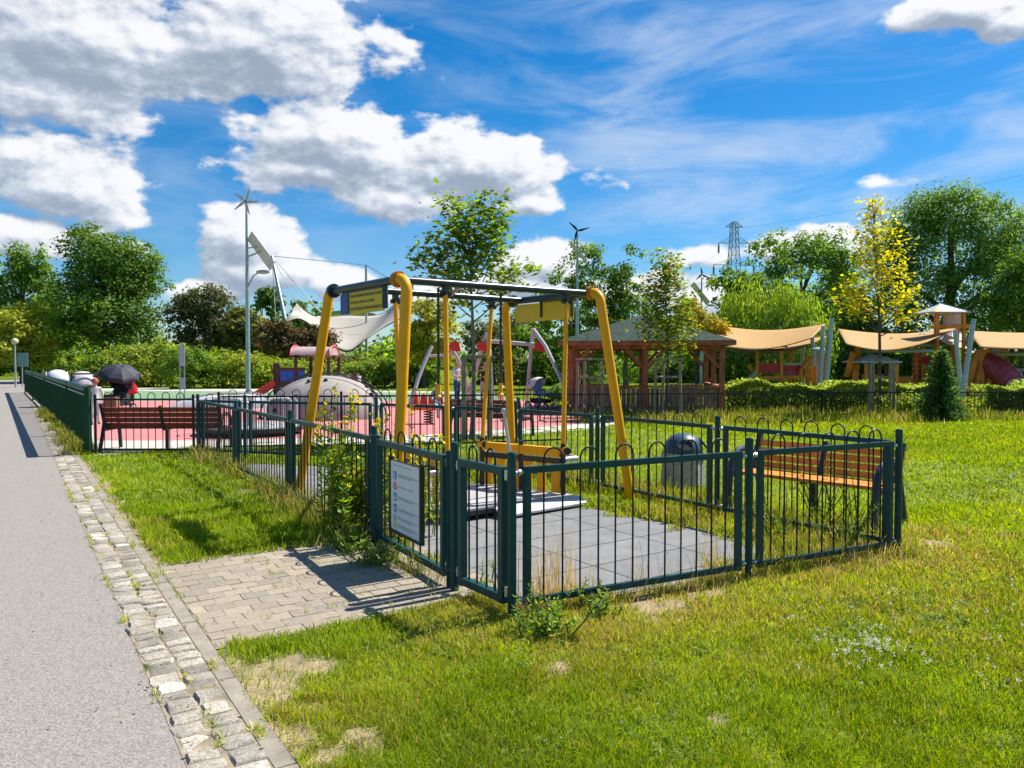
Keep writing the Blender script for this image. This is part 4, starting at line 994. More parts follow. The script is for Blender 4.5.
def um(a, r): 
    sc = 1-.10*abs(math.sin(4*a)); return q @ Vector((RU*r*sc*math.cos(a), RU*r*sc*math.sin(a), -.30*r*r))+Vector((.1, 0, ht))
mb.grid(lambda uu, v: um(2*PI*uu, max(v, .02)), 32, 5).build('canopy', M['navy'], u, smooth=.12, solid=.006)
MB().tube([q @ Vector((0, 0, .06))+Vector((.1, 0, ht)), q @ Vector((0, 0, -.95))+Vector((.1, 0, ht))], .01, 6).build('shaft', M['gtube'], u)
o = W(58, 385, 27); stroller('stroller with round white hood behind the bottle green fence', (o.x, o.y, 0), .6, 'cloth_lgrey', 'cloth_white', 1.25, sc_=1.22)
o = W(82, 385, 23); stroller('pale grey stroller with black lining behind the bottle green fence', (o.x, o.y, 0), -2.5, 'cloth_black', 'cloth_lgrey', .7, sc_=1.22)
o = W(541, 395, 26); stroller('pale blue hooded stroller by the shelter, beyond the swing', (o.x, o.y, 0), .9, 'cloth_blue', 'cloth_white', .8)
# ------------------------------------------------------------------ people
def person(label, loc, rz, h, shirt, legs, hair, pose='stand', hat=None, arms=None, long_sleeve=False, kid=False):
    t = thing('person', label, 'person', loc, rz)
    hs = 1.18 if kid else 1.0
    J = {'pelvis': (0, 0, .53), 'spine': (0, 0, .63), 'chest': (0, .005, .745), 'neck': (0, .008, .835), 'jaw': (0, -.006, .873), 'head': (0, -.006, .915), 'crown': (0, .002, .955)}
    for s_, sd_ in (('l', -1), ('r', 1)):
        if pose == 'stand':
            J.update({s_+'hip': (sd_*.05, 0, .50), s_+'knee': (sd_*.058, -.01+.02*sd_, .285), s_+'ank': (sd_*.062, .015+.03*sd_, .045), s_+'toe': (sd_*.075, -.075+.03*sd_, .022)})
        else:
            J.update({s_+'hip': (sd_*.055, -.01, .51), s_+'knee': (sd_*.075, -.235, .50), s_+'ank': (sd_*.07, -.225, .275), s_+'toe': (sd_*.08, -.31, .255)})
        a = (arms or {}).get(s_)
        if a is None: a = ((sd_*.145, .012, .655), (sd_*.150, -.035, .515))
        J.update({s_+'sho': (sd_*.098, .005, .800), s_+'elb': a[0], s_+'wri': a[1]})
        e, w = Vector(a[0]), Vector(a[1]); d = (w-e).normalized(); J[s_+'palm'] = tuple(w+d*.045)
    Rr = {'pelvis': .074, 'spine': .066, 'chest': .074, 'neck': .030, 'jaw': .040*hs, 'head': .050*hs, 'crown': .040*hs}
    for s_ in 'lr': Rr.update({s_+'hip': .056, s_+'knee': .036, s_+'ank': .026, s_+'toe': .020, s_+'sho': .036, s_+'elb': .026, s_+'wri': .017, s_+'palm': .019})
    E = [('pelvis', 'spine'), ('spine', 'chest'), ('chest', 'neck'), ('neck', 'jaw'), ('jaw', 'head'), ('head', 'crown')]
    for s_ in 'lr': E += [('pelvis', s_+'hip'), (s_+'hip', s_+'knee'), (s_+'knee', s_+'ank'), (s_+'ank', s_+'toe'), ('chest', s_+'sho'), (s_+'sho', s_+'elb'), (s_+'elb', s_+'wri'), (s_+'wri', s_+'palm')]
    zo = 0 if pose == 'stand' else -.47
    names = list(J); P = {k: (Vector(J[k])+Vector((0, 0, zo)))*h for k in names}
    bm = bmesh.new(); lay = bm.verts.layers.skin.verify(); vv = {}
    for k in names:
        v = bm.verts.new(P[k]); r = Rr[k]*h; v[lay].radius = (r, r*(.78 if k in ('pelvis', 'spine', 'chest') else 1)); vv[k] = v
    vv['pelvis'][lay].use_root = True
    for a, b in E: bm.edges.new((vv[a], vv[b]))
    me = bpy.data.meshes.new('tmp'); bm.to_mesh(me); bm.free()
    ob = bpy.data.objects.new('tmp', me); C.objects.link(ob); ob.modifiers.new('s', 'SKIN'); sb = ob.modifiers.new('u', 'SUBSURF'); sb.levels = 2; sb.render_levels = 2
    dg_ = bpy.context.evaluated_depsgraph_get(); bpy.context.view_layer.update(); m2 = bpy.data.meshes.new_from_object(ob.evaluated_get(dg_)); bpy.data.objects.remove(ob)
    # fingers, nose and ears joined into the same body mesh
    add = MB()
    for s_, sd_ in (('l', -1), ('r', 1)):
        w, p = P[s_+'wri'], P[s_+'palm']; d = (p-w).normalized(); side = d.cross(Vector((sd_, .2, .1))).normalized(); inn = side.cross(d).normalized()
        for k, (off, ln) in enumerate(((-.012, .040), (-.004, .046), (.004, .043), (.012, .034))):
            q = p+side*off*h; add.tube([q-d*.01*h, q+d*ln*.55*h, q+d*ln*h+inn*.012*h], [.0058*h, .0052*h, .004*h], 6)
        q = w.lerp(p, .4)-side*.012*h; add.tube([q, q-side*.018*h+d*.014*h, q-side*.020*h+d*.034*h+inn*.006*h], [.007*h, .006*h, .0045*h], 6)
    hd = P['head']; R_ = .050*h*hs
    add.tube([hd+Vector((0, -R_*.80, R_*.10)), hd+Vector((0, -R_*1.16, -R_*.22)), hd+Vector((0, -R_*.9, -R_*.30))], [R_*.12, R_*.17, R_*.1], 6)
    for e in (-1, 1): add.ball(hd+Vector((e*R_*.98, R_*.08, -R_*.05)), R_*.24, 8, 5, (.45, .7, 1.1))
    bm = bmesh.new(); bm.from_mesh(m2); a2 = bpy.data.meshes.new('t2'); a2.from_pydata(add.v, [], add.f); bm.from_mesh(a2); bm.to_mesh(m2); bm.free()
    mats = [M[shirt], M['skin'], M[legs], M['shoe']]; m2.materials.clear()
    for q in mats: m2.materials.append(q)
    seg = []
    for a, b in E:
        k = 0
        if a in ('neck', 'jaw', 'head') or b in ('jaw',): k = 1
        if 'elb' in a or 'wri' in a: k = 0 if (long_sleeve and 'elb' in a) else 1
        if 'hip' in b or 'hip' in a or 'knee' in a: k = 2
        if 'ank' in a: k = 3
        seg.append((P[a], P[b], k))
    for pl_ in m2.polygons:
        c = Vector(pl_.center); best = (9, 0)
        for a, b, k in seg:
            ab = b-a; f = max(0, min(1, (c-a).dot(ab)/ab.length_squared)); dd = (c-a-ab*f).length
            if dd < best[0]: best = (dd, k)
        k = best[1]
        if pose == 'stand' and c.z < .055*h and k == 2: k = 3
        pl_.material_index = k; pl_.use_smooth = True
    body = link('body', m2, t)
    hm = MB()
    if hat: 
        hm.lathe([(R_*1.55, R_*.30), (R_*1.5, R_*.40), (R_*1.14, R_*.45), (R_*1.1, R_*1.0), (R_*.8, R_*1.35), (R_*.05, R_*1.45)], hd, 16); hm.build('hat', M[hat], t, smooth=1)
    hh = MB().lathe([(R_*.92, -R_*.25), (R_*1.12, R_*.25), (R_*1.08, R_*.75), (R_*.82, R_*1.22), (R_*.40, R_*1.43), (R_*.03, R_*1.48)], hd+Vector((0, R_*.22, 0)), 14)
    hh.build('hair', M[hair], t, smooth=1)
    em = MB()
    for e in (-1, 1): em.ball(hd+Vector((e*R_*.36, -R_*.90, R_*.10)), R_*.11, 8, 5)
    em.build('eyes', M['eye'], t); MB().ball(hd+Vector((0, -R_*.84, -R_*.50)), R_*.22, 8, 4, (1.1, .4, .28)).build('mouth', M['cloth_pink'], t)
    return t
c = G(457, 405); person('man in light grey shirt and blue jeans standing at the arched swing', (c.x, c.y, 0), .8, 1.62, 'cloth_lgrey', 'denim', 'hairfair', arms={'l': ((-.15, -.03, .68), (-.10, -.15, .64)), 'r': ((.15, -.02, .68), (.11, -.14, .65))}, long_sleeve=True)
c = G(484, 405); person('adult in black top and grey trousers holding a child', (c.x, c.y, 0), .2, 1.56, 'cloth_black', 'cloth_grey', 'hair', arms={'l': ((-.15, -.02, .66), (-.04, -.12, .66)), 'r': ((.15, -.02, .66), (.05, -.12, .70))}, long_sleeve=True)
c = W(437, 398, 14.6+2.2); person('fair haired child in grey top sitting on the red spring seesaw', (c.x, 14.55+2.15, .62), .5, .98, 'cloth_grey', 'cloth_lgrey', 'hairfair', pose='sit', kid=True, long_sleeve=True, arms={'l': ((-.14, -.06, .66), (-.09, -.18, .60)), 'r': ((.14, -.06, .66), (.09, -.18, .60))})
c = G(501, 421); person('toddler in white sun hat and pink top standing behind the maroon bench', (c.x, 20.5, 0), 1.2, .98, 'cloth_pink', 'cloth_white', 'hair', hat='cloth_white', kid=True)
c = W(95, 385, 19.5); person('child in white shirt and red cap standing behind the bottle green fence', (c.x, 19.5, 0), .6, 1.18, 'cloth_white', 'cloth_white', 'hair', hat='roofred', kid=True)

# ------------------------------------------------------------------ right playground
YR = 38.0; s = YR/F
def WR(px, py, Y=YR): return W(px, py, Y)
def pole_px(t, a, b, r, m, Y=YR, name='post'):
    q = WR(*b, Y); p = WR(*a, Y); k = (0-p.z)/(q.z-p.z) if abs(q.z-p.z) > .01 else 1
    g_ = p.lerp(q, k) if q.z > .0 else q
    return MB().tube([p, g_], r, 10).build(name, M[m], t, world=True)
# shade sails: each cloth is a thing; each leaning pole is a thing
def sail(label, c4, m, sag=.5, ys=(0, 0, 0, 0), nm='shade_sail'):
    """corners: near-left, near-right, far-right, far-left as (px, py, Y)"""
    P_ = [W(*q) for q in c4]; ce = sum(P_, Vector())/4
    t = thing(nm, label, 'shade sail', tuple(ce), 0, 'ochre shade sails over the playground')
    def fn(u, v):
        p = P_[0].lerp(P_[1], u).lerp(P_[3].lerp(P_[2], u), v)
        cu = .10*math.sin(PI*v); uu = lerp(u, .5, cu*.0)
        return p-Vector((0, 0, 1))*sag*math.sin(PI*u)*(.75+.25*math.sin(PI*v))
    MB().grid(fn, 24, 10).build('cloth', M[m], t, world=True, smooth=2, solid=.012)
    for e_ in (0, 1): MB().tube([fn(k/20, e_) for k in range(21)], .028, 6).build('hem', M['sail'], t, world=True)
    return t
sail('ochre shade sail left of the leaning poles, largest and nearest the shelter', [(722, 346, 36), (812, 338, 36), (826, 324, 42), (713, 325, 42)], 'sail', .42)
sail('low ochre shade sail hanging just under the largest sail', [(727, 349, 39), (800, 349, 39), (828, 336, 45), (716, 339, 45)], 'sail', .30)
sail('ochre shade sail between the yellow sapling and spruce', [(846, 344, 36), (925, 343, 36), (960, 327, 42), (838, 329, 42)], 'sail', .42)
sail('ochre shade sail at the right edge above the tunnel slide', [(980, 347, 36), (1080, 346, 36), (1084, 331, 42), (968, 331, 42)], 'sail', .14)
sail('small cream sliver of shade sail between the two pole groups', [(941, 341, 39), (966, 349, 39), (972, 344, 42), (946, 333, 42)], 'sailpale', .1)
for k, (a, b, Yp, lab) in enumerate([((832, 318), (826, 388), 36, 'outermost, leaning right towards the sapling'), ((829, 329), (826, 386), 41, 'thin straight one of the left group'), ((823, 326), (820, 386), 37, 'second of the left group'), ((812, 334), (815, 388), 39, 'tilting left in the left group'), ((803, 340), (802, 358), 44, 'shortest, far behind the orange climbing frame'),
                               ((974, 319), (962, 397), 33, 'longest, leaning right beside the spruce'), ((955, 330), (961, 392), 35, 'leaning left beside the spruce'), ((712, 352), (715, 384), 44, 'thin one at the shelter corner'), ((704, 352), (706, 380), 50, 'thin one behind the shelter brace')]):
    p, q = W(*a, Yp), W(*b, Yp); kk = p.z/(p.z-q.z) if q.z > 0 else None
    g_ = p.lerp(q, p.z/(p.z-q.z)) if abs(p.z-q.z) > .01 else q
    if k == 4: g_ = Vector((p.x, p.y, 0))
    t = thing('sail_pole', 'grey leaning sail pole, '+lab, 'pole', tuple(g_), 0, 'grey poles of the shade sails')
    MB().tube([g_, p], [.115, .09], 12).build('shaft', M['polegrey'], t, world=True)
    MB().tube([p-Vector((0, 0, .12)), p+Vector((-.12 if k in (0, 5) else .12, .05, -.1))], .03, 6).build('shackle', M['zinc'], t, world=True)
# left climbing frame
o = zz(W(790, 390, YR), 0)
t = thing('climbing_structure', 'honey wood climbing frame with crimson panels below the sails', 'climbing structure', tuple(o))
for px, py0, dy in ((757.5, 348, 0), (781.5, 348, 0), (791, 350, 1.6), (757.5, 356, 1.6), (771, 378, .8), (801, 369, 0), (808, 357, 0), (813.5, 366, 0), (825, 357, 0), (817, 358, 1.4)):
    p = W(px, py0, YR+dy); MB().bar(zz(p, 0), p, .14, .14).build('post', M['wood_play'], t, world=True, smooth=0)
for (a, b, dy, w_) in (((757, 377.5), (806, 377), 0, .10), ((802, 368), (812, 357), 0, .3), ((755, 379), (749, 364), .6, .14)):
    MB().bar(W(*a, YR+dy), W(*b, YR+dy), w_, .12).build('beam', M['wood_play'], t, world=True, smooth=0)
for a, b in (((753, 346.5), (787, 346.3)), ((757, 350), (783, 350))): MB().bar(W(*a, YR-.1), W(*b, YR-.1), .12, .10).build('dark_beam', M['wood_dark'], t, world=True, smooth=0)
def pan(t, x0, y0, x1, y1, m, dy=0, th=.05, nm='panel', Y=YR):
    a, b = W(x0, y1, Y+dy), W(x1, y0, Y+dy); MB().box(tuple((a+b)/2), (b.x-a.x, th, b.z-a.z)).build(nm, M[m], t, world=True, smooth=0)
pan(t, 759.5, 363, 780, 373, 'redpanel', .05); pan(t, 783, 366, 800, 375, 'redpanel', .3); pan(t, 783, 363, 803, 365, 'roofgrey', .4, .5, 'deck')
pan(t, 758, 378, 784, 380, 'wood_play', .8, 1.6, 'deck'); pan(t, 804, 360, 807, 376, 'wood_play', .1, .3, 'board'); pan(t, 812, 365, 817, 382, 'wood_play', .6, .4, 'board'); pan(t, 826, 372, 829, 384, 'redpanel', .4)
p = W(818, 349.5, YR); MB().lathe([(.32, -.09), (.34, 0), (.30, .05), (.05, .10)], p, 14, sx=1).build('round_roof', M['cloth_blue'], t, world=True); MB().tube([zz(p, 0), p], .05, 8).build('post', M['polegrey'], t, world=True)
for y in (361, 367): MB().tube([W(808, y, YR), W(825, y, YR)], .03, 6).build('rail', M['gtube'], t, world=True)
MB().tube([W(757, 372, YR), W(751, 378, YR), W(744, 385, YR), W(738, 388, YR)], .09, 8).build('slide', M['roofgrey'], t, world=True)
mb = MB()
for k in range(7): mb.tube([W(783+k*2.6, 376, YR+.2), W(784.5+k*2.4, 371+.4*abs(k-3), YR+.2)], .012, 5)
mb.build('net', M['cloth_white'], t, world=True)
for px in (774, 779): MB().ball(W(px, 386, YR), .16, 8, 5).build('hanging_tyre', M['black'], t, world=True)
# right tower group
o = zz(W(950, 390, YR), 0)
t = thing('play_tower', 'tall play tower with grey hip roof and red tunnel slide', 'play tower', tuple(o))
def hip(px0, px1, pye, pya, Y, dep, m='roofgrey', ov=0):
    a, b = W(px0, pye, Y), W(px1, pye, Y); cx = (a.x+b.x)/2; hw = (b.x-a.x)/2; za = W(px0, pya, Y).z
    mb = MB(); q = [(a.x, Y, a.z), (b.x, Y, a.z), (b.x, Y+dep, a.z), (a.x, Y+dep, a.z)]; ap = (cx, Y+dep/2, za)
    for i in range(4): mb.quad(q[i], q[(i+1) % 4], ap)
    mb.quad(*q[::-1]); o_ = mb.build('roof', M[m], t, world=True, smooth=0)
    mb = MB()
    for i in range(4): mb.bar(q[i], q[(i+1) % 4], .05, .06)
    for i in range(4): mb.bar(q[i], ap, .05, .05)
    mb.build('roof_edge', M['polegrey'], o_, world=True, smooth=0)
hip(932, 971, 312, 302, 39, 2.0)
for px, dy in ((938, 0), (964, 0), (936, 1.4), (958, 1.4)): p = W(px, 311, 39.2+dy); MB().bar(zz(p, 0), p, .13, .13).build('post', M['wood_play'], t, world=True, smooth=0)
pan(t, 943, 314, 961, 325, 'roofgrey', 1.2, .05, 'lookout_panel', 39.2); pan(t, 937, 325, 965, 328, 'wood_play', .6, 1.5, 'deck', 39.2)
hip(912, 955, 345, 333, 40, 2.2); hip(950, 976, 341, 328, 41.5, 1.8); hip(984, 1024, 353, 347, 40.5, 2.2)
for px in (916, 924, 953, 990, 1003, 1012): p = W(px, 346, 40.2); MB().bar(zz(p, 0), p, .15, .15).build('post', M['wood_play' if px != 1012 else 'wood_dark'], t, world=True, smooth=0)
pan(t, 920, 357, 931, 364, 'redpanel', 0, .06, 'panel', 40.1); pan(t, 955, 363, 976, 377, 'redpanel', 0, .06, 'panel', 40.1); pan(t, 926, 375, 938, 384, 'redpanel', -1, .06, 'panel', 40); pan(t, 913, 352, 919, 380, 'redpanel', .2, .1, 'panel', 40)
pan(t, 962, 384, 968, 394, 'blue', -2, .06, 'panel', 39); pan(t, 970, 388, 982, 400, 'wood_play', -2, .06, 'panel', 37)
for a, b in (((860, 351), (932, 351)), ((985, 354.5), (1030, 354)), ((1003, 370), (1030, 370))): MB().tube([W(*a, 38), W(*b, 38)], .09, 8).build('bar', M['polegrey'], t, world=True)
for a, b in (((858, 348), (854, 392)), ((847, 376), (854, 352)), ((983, 350), (975, 400)), ((978, 352), (965, 394)), ((980, 350), (983, 396)), ((1003, 370), (1006, 388))):
    p, q = W(*a, 37.5), W(*b, 37.0); MB().tube([q, p], .16, 8).build('leaning_log', M['wood_play'], t, world=True)
mb = MB()
for k in range(6): mb.tube([W(912, 384-5*k, 39.4), W(920, 384-5*k, 39.4)], .03, 6)
mb.build('ladder', M['wood_play'], t, world=True)
tp = [W(978, 364, 38), W(988, 363, 37.6), W(998, 367, 37), W(1006, 375, 36.4), W(1013, 385, 36)]; fine = []
for k in range(25):
    fine.append(bez(tp, k/24))
rr = [.55+(.035 if k % 3 == 0 else 0) for k in range(25)]
MB().tube(fine, rr, 16).build('tunnel_slide', M['tunnel'], t, world=True, smooth=.9)
MB().tube([W(1013, 385, 36), W(1022, 391, 35.6)], [.52, .46], 16).build('tunnel_mouth', M['sailpale'], t, world=True); MB().bar(W(1020, 391, 35.6), W(1040, 395, 35), .9, .25).build('slide_end', M['roofgrey'], t, world=True)
for a, b in (((862, 378), (884, 378)), ((896, 380), (912, 380))): MB().bar(W(*a, 39), W(*b, 39), .1, .35).build('low_beam', M['wood_play'], t, world=True, smooth=0)
# little white roofed house
t = thing('play_hut', 'small play hut with pale hip roof behind the yellow sapling stakes', 'play hut', tuple(zz(W(882, 390, 36), 0)))
hip(861, 902, 362, 354, 36, 2.0)
for px in (866, 897): p = W(px, 362, 36.2); MB().bar(zz(p, 0), p, .12, .12).build('post', M['wood_play'], t, world=True, smooth=0)
pan(t, 867, 377, 876, 388, 'redpanel', .2, .05, 'wall', 36); pan(t, 884, 366, 897, 386, 'wood_dark', .5, .05, 'wall', 36); pan(t, 862, 362.2, 901, 364, 'blue', .1, .05, 'fascia', 36)

# ------------------------------------------------------------------ pylon and power lines
Yp = 300.0; sp_ = Yp/F; o = zz(W(733, 361, Yp), 0); zt = W(733, 221, Yp).z
t = thing('power_pylon', 'grey steel lattice power pylon beyond the trees', 'pylon', tuple(o), math.radians(8))
def pz(py): return W(733, py, Yp).z
prof = [(0, 4.6), (pz(330), 3.2), (pz(270), 1.9), (pz(243), 1.35), (pz(227), 1.1), (zt, .55)]
def hwid(z):
    for (z0, w0), (z1, w1) in zip(prof[:-1], prof[1:]):
        if z <= z1: return lerp(w0, w1, (z-z0)/(z1-z0))
    return prof[-1][1]
mb = MB(); r_ = .11
zs = [0]; 
while zs[-1] < zt-1: zs.append(min(zt, zs[-1]+max(2.2, hwid(zs[-1])*1.9)))
for z0, z1 in zip(zs[:-1], zs[1:]):
    a, b = hwid(z0), hwid(z1); q0 = [(-a, -a, z0), (a, -a, z0), (a, a, z0), (-a, a, z0)]; q1 = [(-b, -b, z1), (b, -b, z1), (b, b, z1), (-b, b, z1)]
    for i in range(4): mb.bar(q0[i], q1[i], .22).bar(q0[i], q1[(i+1) % 4], r_).bar(q0[(i+1) % 4], q1[i], r_).bar(q1[i], q1[(i+1) % 4], r_)
mb.build('tower', M['lattice'], t, smooth=0)
ARMS = [(243, 16), (265, 21), (227, 9)]
tips = []
for py, hw in ARMS:
    z = pz(py); x = hw*sp_; b = hwid(z)
    for e in (-1, 1):
        mb = MB()
        for yy in (-b, b): mb.bar((e*b, yy, z), (e*x, 0, z-.1), .14).bar((e*b, yy, z+2.2 if py != 227 else z+1.6), (e*x, 0, z), .12)
        for k in range(1, 5): f = k/5; mb.bar((e*lerp(b, x, f), 0, z), (e*lerp(b, x, f-.1), 0, z+2.1*(1-f)), .09)
        mb.build('cross_arm', M['lattice'], t, smooth=0)
    if py != 227:
        for e in (-1, 1): MB().tube([(e*x, 0, z-.1), (e*x, 0, z-4.2)], .22, 6).tube([(e*x, 0, z-1), (e*x, 0, z-3.8)], .4, 8).build('insulator', M['lattice'], t, smooth=1)
    tips.append((o.x+x, o.x-x, z))
def wire(label, a, b, sag=3):
    w = MB().tube([a.lerp(b, k/24)-Vector((0, 0, 1))*sag*4*(k/24)*(1-k/24) for k in range(25)], .035, 5).build('power_line', M['lattice'])
    tag(w, label, 'power line', 'power lines at the pylon')
wire('thin power line rising right from the pylon tip, uppermost', Vector((tips[2][0], Yp, tips[2][2]-.3)), W(1260, 118, 150), 2)
wire('thin power line rising right from the upper pylon arm', Vector((tips[0][0], Yp, tips[0][2]-4.2)), W(1260, 148, 150), 3)
wire('thin power line rising right from the lower pylon arm', Vector((tips[1][0], Yp, tips[1][2]-4.2)), W(1260, 200, 150), 3)
wire('thin power line falling left from the upper pylon arm', Vector((tips[0][1], Yp, tips[0][2]-4.2)), W(520, 345, 760), 5)
wire('thin power line falling left from the lower pylon arm', Vector((tips[1][1], Yp, tips[1][2]-4.2)), W(540, 350, 760), 5)
# ------------------------------------------------------------------ big trees
def px_tree(name, label, px, py_top, width, Y, palette, n, leaf, blobs, cr=.9, trunk=.25, **k):
    """blobs: list of (dx, y_row, rx, ry) in pixels about the tree axis -> ellipsoids at depth Y"""
    s_ = Y/F; c = W(px, 361, Y); E = []
    for dx, row, rx, ry in blobs:
        E.append((dx*s_, random.uniform(-.3, .3)*rx*s_, H+(361-row)*s_, rx*s_, rx*s_*.9, ry*s_))
    return tree(name, label, (c.x, c.y, 0), E, n, leaf, palette, cr, trunk, **k)
px_tree('chestnut_tree', 'large dark green broad tree behind the stroller, tallest on the left', 106, 228, 120, 60, DK+[(.075, .135, .02)], 33000, .27,
        [(-8, 262, 30, 32), (22, 268, 30, 28), (-28, 300, 28, 34), (30, 305, 30, 34), (0, 315, 46, 40), (-30, 340, 26, 28), (20, 345, 34, 24), (-16, 245, 18, 20), (36, 272, 20, 22), (4, 280, 40, 40)], cr=1.15, trunk=.4, flat=.5)
for px, top, lab in ((-6, 252, 'poplar at the left picture edge behind the lamp post'), (22, 244, 'slender poplar behind the yellow green tree, nearer the edge'), (41, 250, 'slender poplar just left of the large dark tree')):
    px_tree('poplar_tree', lab, px, top, 26, 84, MID, 9000, .35, [(0, (top+20), 9, 22), (2, top+48, 13, 34), (-2, top+85, 14, 36), (1, top+110, 14, 20)], cr=1.1, trunk=.3, group='poplars on the left')
px_tree('lime_tree', 'small yellow green leafy tree beside the cream globe lamp', 22, 305, 50, 56, YG, 5200, .36, [(-8, 326, 16, 20), (8, 332, 18, 24), (-2, 352, 25, 20), (14, 356, 16, 16)], cr=.85, trunk=.18)
px_tree('lime_tree', 'mid green tree between poplars and the large dark tree', 52, 292, 30, 70, MID, 3600, .4, [(0, 315, 14, 24), (2, 345, 18, 24)], cr=.9, trunk=.18)
px_tree('plum_tree', 'olive and purple leaved tree right of the large dark tree', 205, 284, 70, 58, PLUM, 13000, .26, [(0, 302, 22, 20), (-18, 318, 22, 26), (16, 316, 24, 26), (0, 340, 36, 22), (28, 335, 16, 24)], cr=.85, trunk=.22)
px_tree('plum_tree', 'lighter olive leaved tree behind the turbine lamp pole', 250, 310, 40, 56, PLUM+YG[:1], 4200, .32, [(-4, 328, 18, 20), (8, 345, 20, 20)], cr=.75, trunk=.18)
px_tree('plum_tree', 'reddish purple tree under the left tip of the canopy', 285, 318, 70, 52, PURP, 5200, .28, [(-8, 337, 20, 16), (18, 338, 18, 14), (0, 350, 28, 14), (36, 340, 12, 12)], cr=.7, trunk=.18)
px_tree('plum_tree', 'reddish shrub tree below the low point of the canopy', 338, 352, 50, 50, PURP+PLUM, 3000, .26, [(-10, 366, 22, 12), (16, 368, 18, 12)], cr=.6, trunk=.1)
for px, top, w_ in ((262, 287, 15), (275, 288, 13), (301, 297, 22), (320, 299, 18)):
    px_tree('far_poplar', 'distant dark poplar %s' % {262: 'nearest the turbine lamp pole', 275: 'just right of the blue tilted mast', 301: 'beside the canopy tip', 320: 'above the canopy dip'}[px], px, top, w_, 118, DK, 1700, .7, [(0, top+13, w_*.38, 13), (0, top+38, w_*.5, 26), (0, top+70, w_*.5, 26)], cr=1.2, trunk=.25, group='far poplars')
# shrub belt
SH = [(72, 352, 40, 50), (98, 355, 50, 46), (128, 344, 60, 47), (160, 340, 62, 48), (192, 347, 56, 45), (222, 350, 56, 47), (252, 352, 60, 46), (282, 358, 60, 48), (318, 362, 60, 46), (352, 362, 60, 47), (384, 356, 60, 48), (415, 366, 46, 48)]
nm_ = ['behind the white stroller hood', 'left of the dark umbrella', 'behind the dark umbrella', 'left of the slim grey stele', 'right of the slim grey stele', 'left of the tall turbine lamp', 'right of the tall turbine lamp', 'behind the small play house', 'right of the small play house', 'below the cream canopy', 'left of the tall yellow leg', 'below the yellow green tree']
for (px, top, w_, Y), q in zip(SH, nm_):
    bush('shrub', 'bright green rounded shrub '+q, px, top, 392, w_, Y, random.choice([MID+YG[:1], MID, YG+MID]), 5200, .19, group='shrubs of the belt')
px_tree('yellow_tree', 'yellow green tree behind the man at the arched swing', 424, 300, 55, 47, YG+[(.15, .13, .03)], 6200, .26, [(-4, 318, 20, 16), (10, 330, 24, 18), (-10, 338, 20, 16), (4, 350, 26, 14), (20, 318, 12, 14)], cr=.65, trunk=.14)
px_tree('pine_tree', 'dull olive tree between the far yellow rods', 493, 316, 60, 55, [(.05, .065, .025), (.075, .085, .035), (.045, .075, .02)], 6000, .28, [(-12, 338, 24, 20), (16, 335, 24, 22), (0, 355, 36, 26), (0, 375, 30, 14)], cr=.7, trunk=.2)
px_tree('birch_tree', 'tall airy birch under the three bladed turbine', 577, 240, 80, 45, MID+DK, 14000, .20, [(8, 262, 18, 20), (-14, 285, 20, 22), (18, 290, 24, 26), (0, 310, 36, 26), (-22, 320, 20, 28), (20, 335, 30, 26), (-5, 355, 36, 24), (-30, 300, 12, 12)], cr=.62, trunk=.2, bark='barkgrey')
px_tree('birch_tree', 'second airy birch right of the three bladed turbine', 626, 246, 50, 46, DK+MID, 8000, .20, [(4, 262, 14, 16), (-6, 285, 20, 22), (10, 300, 22, 24), (0, 330, 28, 30), (0, 360, 30, 20)], cr=.6, trunk=.16, bark='barkgrey')
px_tree('birch_tree', 'dark full tree filling behind the shelter posts', 560, 330, 90, 52, DK, 6500, .3, [(-20, 352, 34, 28), (20, 350, 34, 30), (0, 375, 50, 20)], cr=.75, trunk=.2)
px_tree('golden_tree', 'yellow tinged tree right of the staked tree, behind the shelter roof', 696, 296, 60, 40, [(.20, .17, .012), (.25, .20, .02), (.12, .14, .02), (.09, .13, .02)], 4200, .2, [(-4, 314, 14, 16), (8, 326, 20, 14), (-14, 330, 16, 16), (22, 330, 12, 12)], cr=.5, trunk=.1)
for px, top, w_, q in ((606, 352, 70, 'left of the shelter middle'), (668, 350, 70, 'behind the shelter middle'), (718, 346, 60, 'behind the right shelter post')):
    px_tree('thicket', 'dark thicket of leaves '+q, px, top, w_, 58, DK+MID[:1], 4200, .32, [(-14, top+16, 26, 20), (14, top+18, 26, 20), (0, top+30, 36, 14)], cr=.8, trunk=.12, cat='thicket', group='dark thickets')
# right hand trees
px_tree('poplar_tree', 'tall bushy green tree right of the pylon', 800, 232, 110, 76, MID+BIGW, 24000, .33, [(-30, 262, 22, 26), (-6, 250, 20, 22), (22, 252, 22, 24), (40, 270, 20, 28), (0, 285, 46, 36), (-36, 300, 26, 30), (38, 310, 26, 34), (0, 330, 46, 30), (0, 365, 50, 24)], cr=1.15, trunk=.4)
px_tree('poplar_tree', 'shorter bushy green tree directly under the pylon', 738, 266, 60, 72, MID+DK[2:], 5600, .4, [(-10, 284, 16, 18), (10, 290, 20, 22), (-4, 315, 24, 26), (0, 345, 26, 26)], cr=1.0, trunk=.25)
px_tree('weeping_willow', 'pale green weeping willow above the largest ochre sail', 772, 292, 120, 58, WIL, 20000, .38, [(-24, 312, 24, 20), (8, 308, 28, 18), (34, 322, 20, 24), (-34, 340, 18, 34), (-8, 340, 26, 36), (20, 345, 28, 34), (44, 352, 14, 28), (0, 372, 50, 18)], cr=.95, trunk=.3, flat=1.5, droop=True, aspect=.28)
